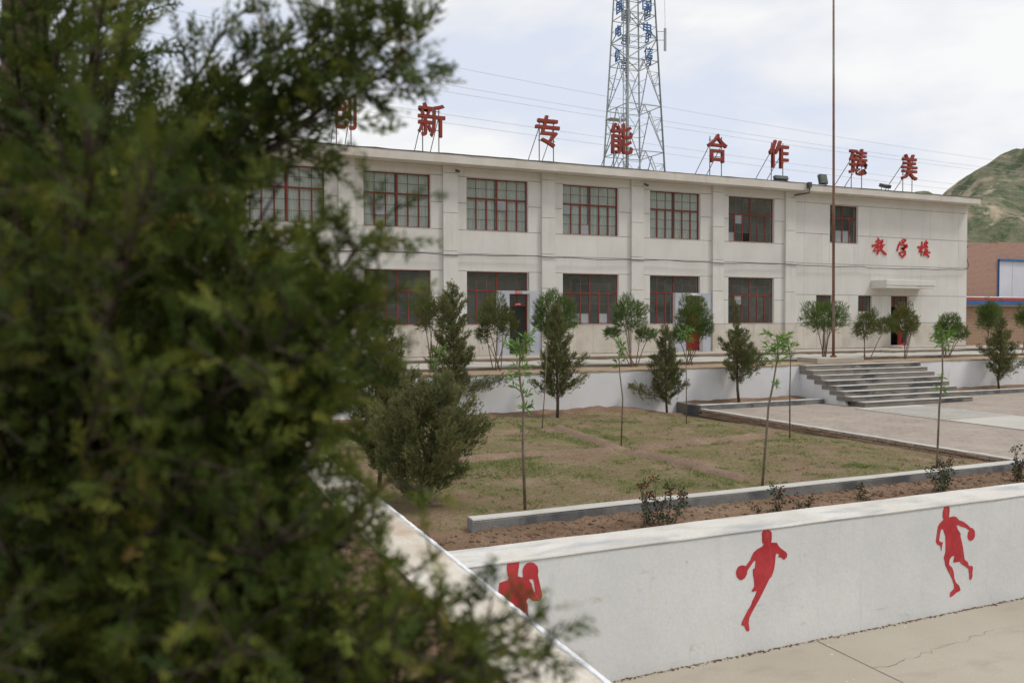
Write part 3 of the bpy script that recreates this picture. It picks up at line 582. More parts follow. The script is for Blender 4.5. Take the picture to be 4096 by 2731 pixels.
# windows
pane_cache = {}
def pane_mesh(w, h, mat):
    k = (round(w, 3), round(h, 3), mat)
    if k not in pane_cache: pane_cache[k] = MB().box(-w/2, w/2, -0.003, 0.003, -h/2, h/2).mesh("pane", M[mat])
    return pane_cache[k]
wr = random.Random(77)
def window(a, c, d, e_, cols, rows_up, rows_lo, split, curtain=None, lo_x1=None, frost=0.0, open_panes=(), lab=None):
    """red steel window; rows_up above the transom, rows_lo below; lo_x1 cuts the lower part short (a doorway stands there)"""
    a += 0.012; c -= 0.012; d += 0.012; e_ -= 0.012
    yw0, yw1 = YF+0.115, YF+0.165; zt = d+(e_-d)*split if rows_up and rows_lo else None
    L1 = (lo_x1-0.012) if lo_x1 else c
    f_ = MB(); t = 0.035
    f_.box(a, c, yw0, yw1, e_-t, e_)
    f_.box(a, a+t, yw0, yw1, d, e_-t).box(c-t, c, yw0, yw1, (zt if lo_x1 else d), e_-t)
    f_.box(a+t, min(L1, c-t), yw0, yw1, d, d+t)
    if lo_x1: f_.box(L1-t, L1, yw0, yw1, d+t, zt-0.02)
    o = f_.build("window", M['frame'], SB)
    if lab: o["label"] = lab
    w = (c-a)/cols; xs = [a+w*k for k in range(cols+1)]; mid = cols//2
    if zt:
        MB().box(a+t, c-t, yw0+.002, yw1-.002, zt-0.028, zt+0.028).build("transom", M['frame'], o)
        mz0 = d+t if not lo_x1 else zt+0.028
        if cols > 2:
            if mz0 < zt: MB().box(xs[mid]-.03, xs[mid]+.03, yw0+.001, yw1-.001, mz0, zt-.028).build("mullion", M['frame'], o)
            MB().box(xs[mid]-.03, xs[mid]+.03, yw0+.001, yw1-.001, zt+.028, e_-t).build("mullion", M['frame'], o)
    br_ = MB()
    for k in range(1, cols):
        if zt and not (k == mid and cols > 2):
            br_.box(xs[k]-.009, xs[k]+.009, yw0+.012, yw1-.012, zt+.028, e_-t)
            if xs[k] < L1-.05: MB().box(xs[k]-.024, xs[k]+.024, yw0+.004, yw1-.004, d+t, zt-.028).build('casement_stile', M['frame'], o)
        elif not zt: MB().box(xs[k]-.02, xs[k]+.02, yw0+.004, yw1-.004, d+t, e_-t).build('casement_stile', M['frame'], o)
    secs = []
    if zt: secs += [(zt+.028, e_-t, rows_up, c-t), (d+t, zt-.028, rows_lo, L1-t)]
    else: secs += [(d+t, e_-t, rows_up or rows_lo, c-t)]
    for z0, z1, n, xe in secs:
        for k in range(1, n): zz = z0+(z1-z0)*k/n; br_.box(a+t, xe, yw0+.016, yw1-.016, zz-.008, zz+.008)
    if br_.v: br_.build("glazing_bar", M['bar'], o)
    for si, (z0, z1, n, xe) in enumerate(secs):
        for r_ in range(n):
            for k in range(cols):
                if xs[k] > xe-.1: continue
                if (si, r_, k) in open_panes: continue
                ph = (z1-z0)/n; pm = 'frosted' if (si == len(secs)-1 and wr.random() < frost*(1.6 if r_ == 0 else 0.7)) else 'glass'
                part("pane", pane_mesh(w-.012, ph-.008, pm), o, (xs[k]+w/2, (yw0+yw1)/2, z0+ph*(r_+.5)))
    if curtain:
        cu = MB(); n = 90; zz0, zz1 = d-0.05, e_+0.05
        for s_, (u0, u1) in enumerate(curtain):
            b0 = len(cu.v); x0, x1 = a+(c-a)*u0, a+(c-a)*u1
            for k in range(n+1):
                x = x0+(x1-x0)*k/n; y = YF+.225+0.022*math.sin(k*0.9+s_)+.012*math.sin(k*2.3)
                cu.v += [(x, y, zz0), (x, y+.01*math.sin(k), zz1)]
            for k in range(n): i0 = b0+2*k; cu.f.append((i0, i0+2, i0+3, i0+1))
        cu.build("curtain", M['curtain'], o, True)
    return o
SPL = 0.615
for i, (a, c) in enumerate(WX):
    cur = [(-.03, 0.475), (0.515, 1.03)] if i < 7 else None
    if i in (4, 5): cur = [(-.03, 0.47), (0.49, 1.03)]
    window(a, c, ZUS, ZUT, 6, 2, 3, SPL, cur, None, 0.10, ((1, 0, 2),) if i == 7 else ())
    if i in DOORS: window(a, c, ZSL, ZLT, 6, 2, 3, (4.985-ZSL)/(ZLT-ZSL), None, DOORS[i][0], 0.0)
    else: window(a, c, ZSL, ZLT, 6, 2, 3, SPL, None, None, 0.05)
window(*W6, 4, 1, 2, 0.67, None, None, 0.1)
window(*SW1, 2, 0, 2, 1, None); window(*SW2, 2, 0, 2, 1, None)
MB().box(28.7, 28.95, YF+.3, YF+.45, 7.32, 7.62).build("paper_box", M['ink'], SB)
# door surrounds and doors
def text_mesh(body, w, h, depth, mat, offset=0.0):
    cu = bpy.data.curves.new("text", 'FONT'); cu.body = body; cu.extrude = 0.5; cu.offset = offset; cu.resolution_u = 3
    ob = bpy.data.objects.new("text", cu); COL.objects.link(ob); bpy.context.view_layer.update()
    me = bpy.data.meshes.new_from_object(ob.evaluated_get(bpy.context.evaluated_depsgraph_get()))
    bpy.data.objects.remove(ob); bpy.data.curves.remove(cu)
    n = len(me.vertices); co = np.empty(n*3, np.float32); me.vertices.foreach_get('co', co); co = co.reshape(-1, 3)
    lo, hi = co.min(0), co.max(0); q = (co-lo)/np.maximum(hi-lo, 1e-6)
    out = np.stack([(q[:, 0]-.5)*w, (0.5-q[:, 2])*depth, (q[:, 1]-.5)*h], 1)      # faces -y
    me.vertices.foreach_set('co', out.ravel()); me.materials.clear(); me.materials.append(mat); me.update(); return me
def plate(x, z, w, h, txt, y, lab):
    o = thing("class_sign", lab, "sign", (x, y, z))
    MB().box(x-w/2, x+w/2, y-.012, y, z-h/2, z+h/2).build("plate", M['plate'], o)
    part("lettering", text_mesh(txt, w*.86, h*.72, .004, M['ink'], 0.01), o, (x, y-.0145, z))
for i, (s0, s1, d0, d1) in DOORS.items():
    su = MB(); y0 = YF-0.045
    for q in subtract((s0, s1, Z0-.005, 4.982), [(d0, d1, 2.5, 4.87)]): su.box(q[0], q[1], y0, YF+.012, q[2], q[3])
    su.box(d0-.09, d0+.001, YF+.012, YF+.30, 2.59, 4.87).box(d1-.001, d1+.09, YF+.012, YF+.30, 2.59, 4.87)
    # infill wall that blocks the window bay behind the surround
    su.box(s0+.002, d0-.09, YF+.012, YF+.30, ZSL-.02, 4.98).box(d1+.09, WX[i][1]+.002, YF+.012, YF+.30, ZSL-.02, 4.98) if d1+.09 < WX[i][1] else su.box(s0+.002, d0-.09, YF+.012, YF+.30, ZSL-.02, 4.98)
    su.box(d0-.09, d1+.09, YF+.012, YF+.30, 4.871, 4.981)
    o = su.build("door_surround", M['porch'], SB)
    f_ = MB(); ya, yb = YF+.16, YF+.22; t = .045
    f_.box(d0+.002, d0+t, ya, yb, 2.6, 4.868).box(d1-t, d1-.002, ya, yb, 2.6, 4.868).box(d0+t, d1-t, ya, yb, 4.868-t, 4.868).box(d0+t, d1-t, ya, yb, 4.41, 4.46)
    xm = (d0+d1)/2; f_.box(xm-.02, xm+.02, ya+.01, yb-.01, 4.46, 4.823)
    dr = f_.build("door_frame", M['frame'], SB)
    for u in (-1, 1): part("pane", pane_mesh((d1-d0)/2-t-.02, .363, 'glass'), dr, (xm+u*(d1-d0-2*t+.04)/4, YF+.19, 4.641))
    if i == 4:
        MB().box(d0-.045, d0-.008, YF+.31, YF+1.02, 2.63, 4.40).build("open_door", M['door'], SB)
    else:
        lf = MB().box(d0+t+.003, d1-t-.003, YF+.175, YF+.21, 2.63, 4.405).build("closed_door", M['door'], SB)
        for za, zb in ((2.75, 3.4), (3.5, 4.3)):
            for u in (0, 1):
                xa = d0+t+.06+u*(d1-d0-2*t-.06)/2; MB().box(xa, xa+(d1-d0-2*t)/2-.09, YF+.168, YF+.176, za, zb).build("door_panel", M['door'], lf)
        MB().tube([(d0+.12, YF+.16, 3.4), (d0+.12, YF+.12, 3.4), (d0+.12, YF+.12, 3.55), (d0+.12, YF+.16, 3.55)], .012).build("handle", M['strut'], lf)
        o2 = tag(MB().box(20.02, 20.34, y0-.006, y0-.001, 4.89, 4.965).build("paper_notice", M['ink']), "blank white strip above the closed red door", "notice")
plate(12.33, 4.925, .26, .095, "1304班", YF-.047, "red number plate reading 1304 on the lintel above the open dark doorway")
plate(12.38, 4.435+.05, .26, .095, "1407班", YF+.158, "red number plate reading 1407 on the transom inside the open doorway")
# right entrance
a, c, d, e_ = D3; f_ = MB(); t = .05
f_.box(a+.013, a+t, YF+.12, YF+.18, d, e_-.013).box(c-t, c-.013, YF+.12, YF+.18, d, e_-.013).box(a+t, c-t, YF+.12, YF+.18, e_-t, e_-.013).box(a+t, c-t, YF+.12, YF+.18, 4.46, 4.51)
for k in (1, 2): xx = a+(c-a)*k/3; f_.box(xx-.015, xx+.015, YF+.13, YF+.17, 4.51, e_-t)
f_.box(a+t, c-t, YF+.13, YF+.17, 4.70, 4.72)
dr = f_.build("door_frame", M['frame'], SB)
for k in range(3): part("pane", pane_mesh((c-a)/3-.05, .40, 'glass'), dr, (a+(c-a)*(k+.5)/3, YF+.15, 4.71))
xm = (a+c)/2
lf = MB().box(xm+.01, c-t-.003, YF+.13, YF+.165, d+.02, 4.455).build("closed_door", M['door'], SB)
MB().box(xm+.08, c-t-.07, YF+.123, YF+.131, 2.85, 3.4).build("door_panel", M['door'], lf)
MB().box(xm+.08, c-t-.07, YF+.123, YF+.131, 3.5, 4.35).build("door_panel", M['door'], lf)
MB().box(a+t+.003, a+t+.04, YF+.185, YF+.72, d+.02, 4.455).build("open_door", M['door'], SB)
MB().rough(30.75, 33.35, 26.95, 28.0, 2.5, 2.655, .4, .006, 81).build("door_step", M['tread'], SB)
cp = MB().rough(29.95, 33.05, 27.15, 28.0, 5.30, 5.42, .5, .006, 82)
cp.rough(29.95, 33.05, 27.13, 27.25, 5.422, 5.66, .5, .006, 83).rough(29.95, 30.05, 27.252, 28.0, 5.421, 5.66, .5, .006, 84, 'y').rough(32.95, 33.05, 27.252, 28.0, 5.421, 5.66, .5, .006, 85, 'y')
cp.build("canopy", M['stucco'], SB)
MB().tube([(33.06, 27.4, 5.32), (33.3, 27.4, 5.28)], .025).build("drain_pipe", M['ink'], SB)

# cable strung along the facade, small cameras, lamps
pts = [(x, YF-.125-.01*math.sin(x), 6.25+0.02*math.sin(x*1.1)+0.012*math.sin(x*3.1)-(0.05 if 29.5 < x < 31.5 else 0)) for x in np.arange(-6, 35.9, 0.35)]
pts += [(36.1, YF-.12, 6.32), (36.26, YF-.06, 6.5), (36.28, YF+.2, 7.2), (36.4, YF+.1, 7.45), (42, 34, 6.6), (50, 41.5, 6.95)]
tag(MB().tube(pts, .017, 5).build("wall_cable", M['cable']), "dark cable strung along the middle of the school facade", "cable")
for x, lab in ((9.86, "small camera under the eaves, on the pilaster below the second roof character"), (17.75, "small camera under the eaves, right of the roof character before the lattice tower")):
    o = thing("security_camera", lab, "camera", (x, 27.86, 9.2), "small cameras under the eaves")
    MB().tube([(x, 27.90, 9.25), (x, 27.80, 9.25)], .025).build("bracket", M['lamp'], o); MB().tube([(x-.05, 27.78, 9.22), (x+.07, 27.70, 9.17)], .045, 8).build("body", M['lamp'], o)
def floodlight(x, y, z, w, h, tilt, lab):
    o = thing("floodlight", lab, "lamp", (x, y, z), "floodlights on the roof edge")
    MB().box(x-w*.55, x+w*.55, y-.02, y+.06, z, z+.03).tube([(x-w*.53, y+.02, z+.02), (x-w*.53, y+.02, z+h*.7)], .015).tube([(x+w*.53, y+.02, z+.02), (x+w*.53, y+.02, z+h*.7)], .015).build("bracket", M['strut'], o)
    zc = z+h*.55+.05; ct, st2 = math.cos(tilt), math.sin(tilt)
    def rot(p): yy, zz = p[1]-y, p[2]-zc; return (p[0], y+yy*ct-zz*st2, zc+yy*st2+zz*ct)
    b1 = MB().box(x-w/2, x+w/2, y-.06, y+.09, zc-h/2, zc+h/2); b1.v = [rot(p) for p in b1.v]; hb = b1.build("housing", M['lamp'], o)
    b2 = MB().box(x-w*.42, x+w*.42, y-.068, y-.061, zc-h*.42, zc+h*.42); b2.v = [rot(p) for p in b2.v]; b2.build("lens", M['lampglass'], hb)
floodlight(26.68, 27.62, 9.70, .40, .42, -0.25, "black floodlight standing on the roof edge left of the flagpole")
floodlight(24.25, 27.50, 9.73, .70, .13, 1.2, "flat grey floodlight lying under the sixth roof character at the roof seam")
floodlight(30.35, 27.62, 9.70, .40, .34, -1.2, "floodlight tipped back on the roof edge left of the last character")

# ------------------------------------------------------------------ characters on the roof and on the wall
ROOF = [("创", 5.40, 6.22), ("新", 8.37, 9.36), ("专", 12.87, 13.85), ("能", 16.05, 17.02), ("合", 20.56, 21.53), ("作", 23.71, 24.74), ("臻", 28.2, 29.22), ("美", 31.35, 32.32)]
RLAB = ["first red roof character, half hidden by the conifer at left", "second red roof character, standing clear of the conifer", "third red roof character, with two crossbars and a bent foot",
        "fourth red roof character, in front of the lattice tower", "fifth red roof character, peaked like a roof over a box", "sixth red roof character, just left of the floodlight and flagpole",
        "seventh red roof character, dense, just right of the flagpole", "last red roof character, with four stacked bars, nearest the hill"]
for (ch, x0, x1), lab in zip(ROOF, RLAB):
    xc, w, zb, h, yl = (x0+x1)/2, x1-x0, 10.29, 1.17, 27.62; zr = 9.72 if xc < 25.6 else 9.69
    o = thing("roof_character", lab, "sign letter", (xc, yl, zr), "red characters standing on the roof edge")
    part("letter", text_mesh(ch, w, h, .13, M['letter'], 0.013), o, (xc, yl, zb+h/2))
    for u in (-.30, .30):
        MB().tube([(xc+u*w, yl+.09, zr-.01), (xc+u*w, yl+.09, zb+h*.92)], .019, 6).build("post", M['strut'], o)
        MB().tube([(xc+u*w, yl+.11, zb+h*.62), (xc+u*w, yl+1.35, zr-.01)], .016, 6).build("stay", M['strut'], o)
    for zz in (.22, .78): MB().tube([(xc-.36*w, yl+.085, zb+h*zz), (xc+.36*w, yl+.085, zb+h*zz)], .014, 6).build("crossbar", M['strut'], o)

def brush(name, strokes, box, X0, X1, ZB, ZT_, lab):
    """brush-written character: every stroke a tapering polygon; box = extent of the drawing, mapped to X0..X1, ZB..ZT"""
    bx0, bx1, by0, by1 = box; b = MB(); y = YF-.028
    sx, sz = (X1-X0)/(bx1-bx0), (ZT_-ZB)/(by1-by0)
    for i, s in enumerate(strokes):
        P = [Vector(((p[0]-bx0)*sx+X0, ZT_-(p[1]-by0)*sz)) for p in s]; Wd = [p[2]*sx*.5 for p in s]; Lf, Rt = [], []
        for k, p in enumerate(P):
            d = (P[min(k+1, len(P)-1)]-P[max(k-1, 0)]).normalized(); n = Vector((-d.y, d.x)); Lf.append(p+n*Wd[k]); Rt.append(p-n*Wd[k])
        poly = [tuple(q) for q in Lf]+[tuple(q) for q in reversed(Rt)]
        b.prism(poly, y-.0015*i, YF-.004+.0001*i)
    o = b.build(name, M['cinnabar']); tag(o, lab, "sign letter", "red brush characters on the school wall")
brush("wall_character", [[(437,228,18),(446,270,34),(436,335,22)],[(392,318,22),(430,300,28),(486,282,16)],[(322,414,34),(390,390,24),(470,345,26),(520,322,12)],[(505,296,14),(450,370,26),(390,450,22),(342,535,14)],[(400,440,14),(455,420,26),(430,455,18)],[(432,440,16),(450,510,26),(428,585,30),(408,560,8)],[(372,528,14),(430,500,20),(490,480,10)],[(528,265,20),(520,330,22),(484,408,14)],[(488,412,14),(530,390,24),(565,372,18)],[(545,382,20),(505,470,24),(440,540,12)],[(468,420,14),(505,490,26),(560,560,40),(604,592,18)]], (315,605,225,600), 29.95, 30.87, 6.84, 7.63, "left red brush character on the facade, nearest the small upper window")
brush("wall_character", [[(868,318,14),(884,345,30),(890,372,10)],[(912,288,12),(928,318,28),(925,358,10)],[(985,268,14),(968,300,26),(940,350,12)],[(905,300,10),(935,262,14),(985,262,12),(990,300,10)],[(858,372,18),(842,440,26),(828,530,24)],[(850,392,14),(930,378,20),(1010,392,32),(1018,418,22),(975,455,12)],[(890,462,14),(940,446,20),(985,440,22),(935,500,14)],[(940,490,14),(975,530,26),(978,590,30),(925,652,34),(892,620,12)],[(858,572,20),(920,545,24),(990,535,20)],[(880,575,10),(880,610,18),(915,640,14)]], (815,1020,255,660), 31.50, 32.20, 6.77, 7.62, "middle red brush character on the facade, with a looped foot")
brush("wall_character", [[(1210,435,20),(1250,450,34),(1320,410,20)],[(1298,318,16),(1300,420,30),(1288,540,28),(1288,630,14)],[(1290,430,18),(1262,500,24),(1245,555,26)],[(1378,288,14),(1385,350,28),(1365,470,18)],[(1335,388,16),(1380,370,24),(1415,355,18)],[(1345,335,10),(1358,362,22)],[(1408,325,18),(1392,360,12)],[(1368,395,14),(1345,430,22),(1318,468,12)],[(1378,395,14),(1400,425,24),(1415,455,12)],[(1388,465,16),(1360,520,24),(1345,575,22),(1400,600,26),(1440,640,22)],[(1415,490,18),(1385,560,24),(1328,612,20)],[(1310,545,16),(1380,540,24),(1462,548,20)]], (1205,1462,280,655), 32.82, 33.68, 6.80, 7.64, "right red brush character on the facade, above the entrance canopy end")

# ------------------------------------------------------------------ flagpole, lattice tower, power lines
fl = thing("flagpole", "tall rusty brown flagpole on a concrete plinth at the top of the steps", "flagpole", (21.85, 21.95, 2.38))
MB().rough(20.85, 23.0, 21.78, 22.75, 2.3, 2.55, .4, .008, 91).build("plinth", M['slab'], fl)
MB().tube([(22.04, 22.25, 2.50), (21.98, 22.25, 9), (21.86, 22.25, 20)], [.052, .045, .03], 12).build("pole", M['pole'], fl, True)
MB().tube([(22.04, 22.25, 2.52), (22.04, 22.25, 2.62)], .11, 10).build("collar", M['pole'], fl)

TC = Vector((41.65, 67.35)); PHI = R(23.3)
rx, ry = Vector((math.cos(PHI), -math.sin(PHI))), Vector((math.sin(PHI), math.cos(PHI)))
def tw_leg(k, z):
    rr = 2.92+(18.4-z)*0.0614; a_ = R(20.6)+k*math.pi/2
    q = TC+rx*(rr*math.cos(a_))-ry*(rr*math.sin(a_)); return Vector((q.x, q.y, z))
LT = thing("lattice_tower", "tall grey steel lattice telecom tower with blue lettering behind the school", "tower", (TC.x, TC.y, 2.3))
ZTOP = 44.0
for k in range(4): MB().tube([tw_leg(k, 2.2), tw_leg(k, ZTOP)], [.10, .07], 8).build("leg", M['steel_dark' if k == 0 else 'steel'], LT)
lev = [2.3, 6.6, 10.9, 15.2, 19.5, 23.8, 28.0]+[28.0+2.15*i for i in range(1, 8)]
for i in range(len(lev)-1):
    z0, z1 = lev[i], lev[i+1]; big = z1-z0 > 3; zm = (z0+z1)/2
    for k in range(4):
        a0, b0, a1, b1 = tw_leg(k, z0), tw_leg((k+1) % 4, z0), tw_leg(k, z1), tw_leg((k+1) % 4, z1)
        b = MB(); m1 = (a1+b1)/2; m0 = (a0+b0)/2
        b.tube([a1, b1], .045, 5)
        if big:                                  # K panel with redundants
            b.tube([a0, m1], .05, 5).tube([b0, m1], .05, 5)
            for (leg0, leg1) in ((a0, a1), (b0, b1)):
                mid_leg = (leg0+leg1)/2; mid_dg = (leg0+m1)/2
                b.tube([mid_leg, mid_dg], .03, 4).tube([leg0.lerp(leg1, .25), leg0.lerp(m1, .25)], .025, 4).tube([leg0.lerp(leg1, .75), leg0.lerp(m1, .5)], .028, 4).tube([leg0.lerp(leg1, .75), leg0.lerp(m1, .75)], .025, 4)
        else:
            if (i+k) % 2: b.tube([a0, b1], .05, 5)
            else: b.tube([b0, a1], .05, 5)
            b.tube([a0.lerp(a1, .5), (a0.lerp(a1, .5)+b0.lerp(b1, .5))/2], .028, 4).tube([b0.lerp(b1, .5), (a0.lerp(a1, .5)+b0.lerp(b1, .5))/2], .028, 4)
        b.build("brace_panel", M['steel'], LT)
    b = MB(); P = [tw_leg(k, z1) for k in range(4)]
    b.tube([(P[0]+P[1])/2, (P[2]+P[3])/2], .03, 4).tube([(P[1]+P[2])/2, (P[3]+P[0])/2], .03, 4).build("plan_brace", M['steel'], LT)
tray = TC+rx*(-.62)+ry*(-.4)
b = MB().tube([(tray.x, tray.y, 2.3), (tray.x, tray.y, ZTOP)], .05, 6)
t2 = tray+rx*(-.42); b.tube([(t2.x, t2.y, 2.3), (t2.x, t2.y, ZTOP)], .04, 6)
for z in np.arange(3, ZTOP, .45): b.tube([(tray.x, tray.y, z), (t2.x, t2.y, z)], .016, 4)
b.build("ladder", M['steel'], LT)
b = MB()
for u in (-.18, -.08, .03): q = tray+rx*u; b.tube([(q.x, q.y-.06, 2.3), (q.x, q.y-.06, ZTOP)], .045, 5)
b.build("feeder_cable", M['steel_dark'], LT)
pz = 22.9; b = MB(); a_, c_ = tw_leg(2, pz), tw_leg(1, pz)
pc = a_.lerp(TC.to_3d(), .35); pc.z = pz
b.box(pc.x-.9, pc.x+.9, pc.y-.5, pc.y+.5, pz, pz+.08)
for u in (-.88, -.3, .3, .88): b.tube([(pc.x+u, pc.y-.48, pz), (pc.x+u, pc.y-.48, pz+1.1)], .02, 4)
b.tube([(pc.x-.88, pc.y-.48, pz+1.1), (pc.x+.88, pc.y-.48, pz+1.1)], .02, 4).tube([(pc.x-.88, pc.y-.48, pz+.55), (pc.x+.88, pc.y-.48, pz+.55)], .02, 4)
b.build("work_platform", M['steel'], LT)
def tower_letter(ch, k, z, mat, u):
    A, B = tw_leg(k, z), tw_leg((k+1) % 4, z); c = A.lerp(B, u); d = (B-A).normalized(); nrm = Vector((d.y, -d.x, 0))
    if nrm.dot(Vector((TC.x, TC.y, 0))-Vector((c.x, c.y, 0))) > 0: nrm = -nrm
    o = part("letter", text_mesh(ch, .98, 1.10, .10, M[mat], .0), LT, c+nrm*.18)
    o.rotation_euler = (0, 0, math.atan2(nrm.y, nrm.x)+math.pi/2)
for k in range(4):
    for ch, z in (("信", 28.6), ("电", 30.9), ("国", 33.1), ("中", 35.3)): tower_letter(ch, k, z, 'blue', (.36, .5, .55, .45)[k])
q = tw_leg(0, 30.2); 
for z, off in ((30.0, .75), (36.5, .7)):
    q = tw_leg(0, z); qx = Vector((q.x, q.y))+rx*off
    MB().box(qx.x-.10, qx.x+.10, qx.y-.07, qx.y+.07, z-1.0, z+1.1).tube([q, (qx.x, qx.y, z)], .03, 4).tube([tw_leg(0, z+.8), (qx.x, qx.y, z+.8)], .03, 4).tube([(qx.x, qx.y, z+1.1), (qx.x-.1, qx.y, z+5)], .02, 4).build("panel_antenna", M['steel'], LT)

PL = [[(-30, 37.8), (45.27, 32.1), (80.5, 30.2), (121, 29.1), (190, 29.4)], [(-30, 34.6), (38.95, 30.35), (80.5, 28.75), (119, 27.7), (190, 27.9)], [(-30, 33.7), (38.9, 29.6), (80, 28.1), (118, 27.2), (190, 27.3)],
      [(-30, 30.3), (20.2, 27.82), (60, 26.3), (110.5, 24.7), (190, 24.4)], [(-30, 29.2), (20.35, 26.85), (60, 25.35), (108.8, 23.86), (190, 23.5)]]
PLAB = ["topmost thin power line crossing the sky", "second thin power line from the top", "third thin power line, just under the second", "fourth thin power line from the top", "lowest thin power line, just above the roof characters"]
for pl, lab in zip(PL, PLAB):
    xs_ = np.array([p[0] for p in pl]); zs_ = np.array([p[1] for p in pl]); cf = np.polyfit(xs_, zs_, 3)
    pts = [(x, 90.0, float(np.polyval(cf, x))) for x in np.linspace(-30, 190, 60)]
    tag(MB().tube(pts, .017, 4).build("power_line", M['wire']), lab, "power line", "power lines behind the school")

# ------------------------------------------------------------------ brick buildings on the right
BH = thing("brick_house", "upper red brick block with a blue-framed white panel, right of the school", "building", (54, 40, 2.4))
MB().box(49.5, 54.9, 40, 52, 2.2, 9.20).build("wall", M['brick_red'], BH)
MB().box(54.9, 74, 40.05, 52, 2.2, 9.35).build("wall", M['brick_red'], BH)
MB().box(54.93, 66, 39.93, 40.04, 5.3, 8.0).build("white_panel", M['sheet'], BH)
for x in (56.3, 57.6, 58.9): MB().box(x-.012, x+.012, 39.92, 39.945, 5.3, 8.0).build("panel_seam", M['kerbtop'], BH)
MB().box(54.85, 66.1, 39.80, 40.04, 8.0, 8.13).build("frame_head", M['blue'], BH); MB().box(54.87, 54.925, 39.90, 40.04, 5.3, 7.998).build("frame_post", M['blue'], BH)
OB = thing("brick_shed", "low brown brick outbuilding with a red and blue roof edge, right of the school", "building", (48, 33, 2.4))
MB().box(37.2, 70, 33, 38.5, 2.2, 4.62).build("wall", M['brick_brown'], OB)
sr = MB().rough(37.0, 70.2, 32.7, 38.7, 4.622, 4.74, .5, .01, 95).build("roof", M['slab'], OB)
MB().box(37.0, 70.2, 32.62, 32.69, 4.72, 4.92).build("blue_trim", M['blue'], sr); MB().box(37.0, 70.2, 32.70, 33.4, 4.95, 5.12).build("red_trim", M['redroof'], sr)
MB().tube([(37.0, 32.6, 5.14), (70, 32.6, 5.14)], .03, 5).build("pipe", M['ink'], sr)

# ------------------------------------------------------------------ vegetation
def norm(v): return v/np.maximum(np.linalg.norm(v, axis=-1, keepdims=True), 1e-9)
def frames(D, rng, flat=None):
    """orthonormal frames (n,3,3): column 1 along D, column 2 random across"""
    A = rng.normal(size=D.shape)
    if flat is not None: A = A*(1-flat)+np.array([0, 0, 1.0])*flat*2
    D = norm(D); X = norm(np.cross(D, A)); Z = np.cross(X, D); return np.stack([X, D, Z], -1)
def needles(P0, P1, W):
    """three-sided needles from P0 to P1, width W -> template verts, tris"""
    V, F = [], []
    for a, c, w in zip(P0, P1, W):
        a, c = np.array(a, float), np.array(c, float); d = c-a; d /= np.linalg.norm(d)
        s = np.cross(d, [0, 0, 1.0]); s /= np.linalg.norm(s); t = np.cross(s, d); b = len(V); m_ = a+(c-a)*.45
        V += [a, m_+s*w, m_-s*w*.5+t*w*.6, m_-s*w*.5-t*w*.6, c]
        F += [(b, b+1, b+2), (b, b+2, b+3), (b, b+3, b+1), (b+4, b+2, b+1), (b+4, b+3, b+2), (b+4, b+1, b+3)]
    return np.array(V), np.array(F)
def blades(P0, P1, W, up_=(0, 0, 1)):
    """flat lens-shaped blades, two triangles each"""
    V, F = [], []
    for a, c, w in zip(P0, P1, W):
        a, c = np.array(a, float), np.array(c, float); d = c-a; s = np.cross(d, up_); s /= max(np.linalg.norm(s), 1e-6); m_ = a+d*.45; b = len(V)
        V += [a, m_+s*w, c, m_-s*w]; F += [(b, b+1, b+2), (b, b+2, b+3)]
    return np.array(V), np.array(F)
def fan_template(seed, n_side, sub, kind, w=.03, spread=50, droop=.1):
    r_ = random.Random(seed); P0, P1, W = [(0, 0, 0)], [(0, 1.0, -droop)], [w]
    for k in range(n_side):
        t = .08+.86*k/n_side; sg = 1 if k % 2 else -1; L = .52*(1-t*.72)*r_.uniform(.8, 1.15); an = R(spread*r_.uniform(.75, 1.15))*sg
        a = (0, t, -droop*t*t+r_.uniform(-.03, .03)); c = (a[0]+L*math.sin(an), a[1]+L*math.cos(an), a[2]+r_.uniform(-.1, .08)); P0.append(a); P1.append(c); W.append(w*.9)
        for j in range(sub):
            u = .25+.6*j/max(sub, 1); sg2 = 1 if j % 2 else -1; a2 = tuple(a[i]+(c[i]-a[i])*u for i in range(3)); an2 = an+R(38)*sg2; L2 = L*.5*(1-u*.5)
            P0.append(a2); P1.append((a2[0]+L2*math.sin(an2), a2[1]+L2*math.cos(an2), a2[2]+r_.uniform(-.06, .06))); W.append(w*.8)
    return (needles if kind == 'needle' else blades)(P0, P1, W)
def scatter(temps, pos, dirs, size, tint, rng, name, mat, flat=None):
    """copies of leaf-sprig templates joined into one crown mesh"""
    n = len(pos); FR = frames(dirs, rng, flat)*size[:, None, None]; pick = rng.integers(0, len(temps), n); VV, FF, TT, base = [], [], [], 0
    for k, (tv, tf) in enumerate(temps):
        ii = np.where(pick == k)[0]
        if not len(ii): continue
        v = np.einsum('nij,kj->nki', FR[ii], tv)+pos[ii][:, None, :]; m_ = len(tv)
        f = tf[None]+(np.arange(len(ii))*m_)[:, None, None]+base
        VV.append(v.reshape(-1, 3)); FF.append(f.reshape(-1, 3)); TT.append(np.repeat(tint[ii], m_)); base += len(ii)*m_
    return np_mesh(name, np.concatenate(VV), np.concatenate(FF), mat, False, np.concatenate(TT))
NEAR = [fan_template(s, 7, 1, 'blade', .042, 40, .15) for s in (1, 2, 3)]
MID = [fan_template(s, 4, 1, 'blade', .062, 46, .1) for s in (4, 5, 6)]
FEATH = [fan_template(s, 4, 0, 'blade', .042, 24, -.05) for s in (7, 8, 9)]

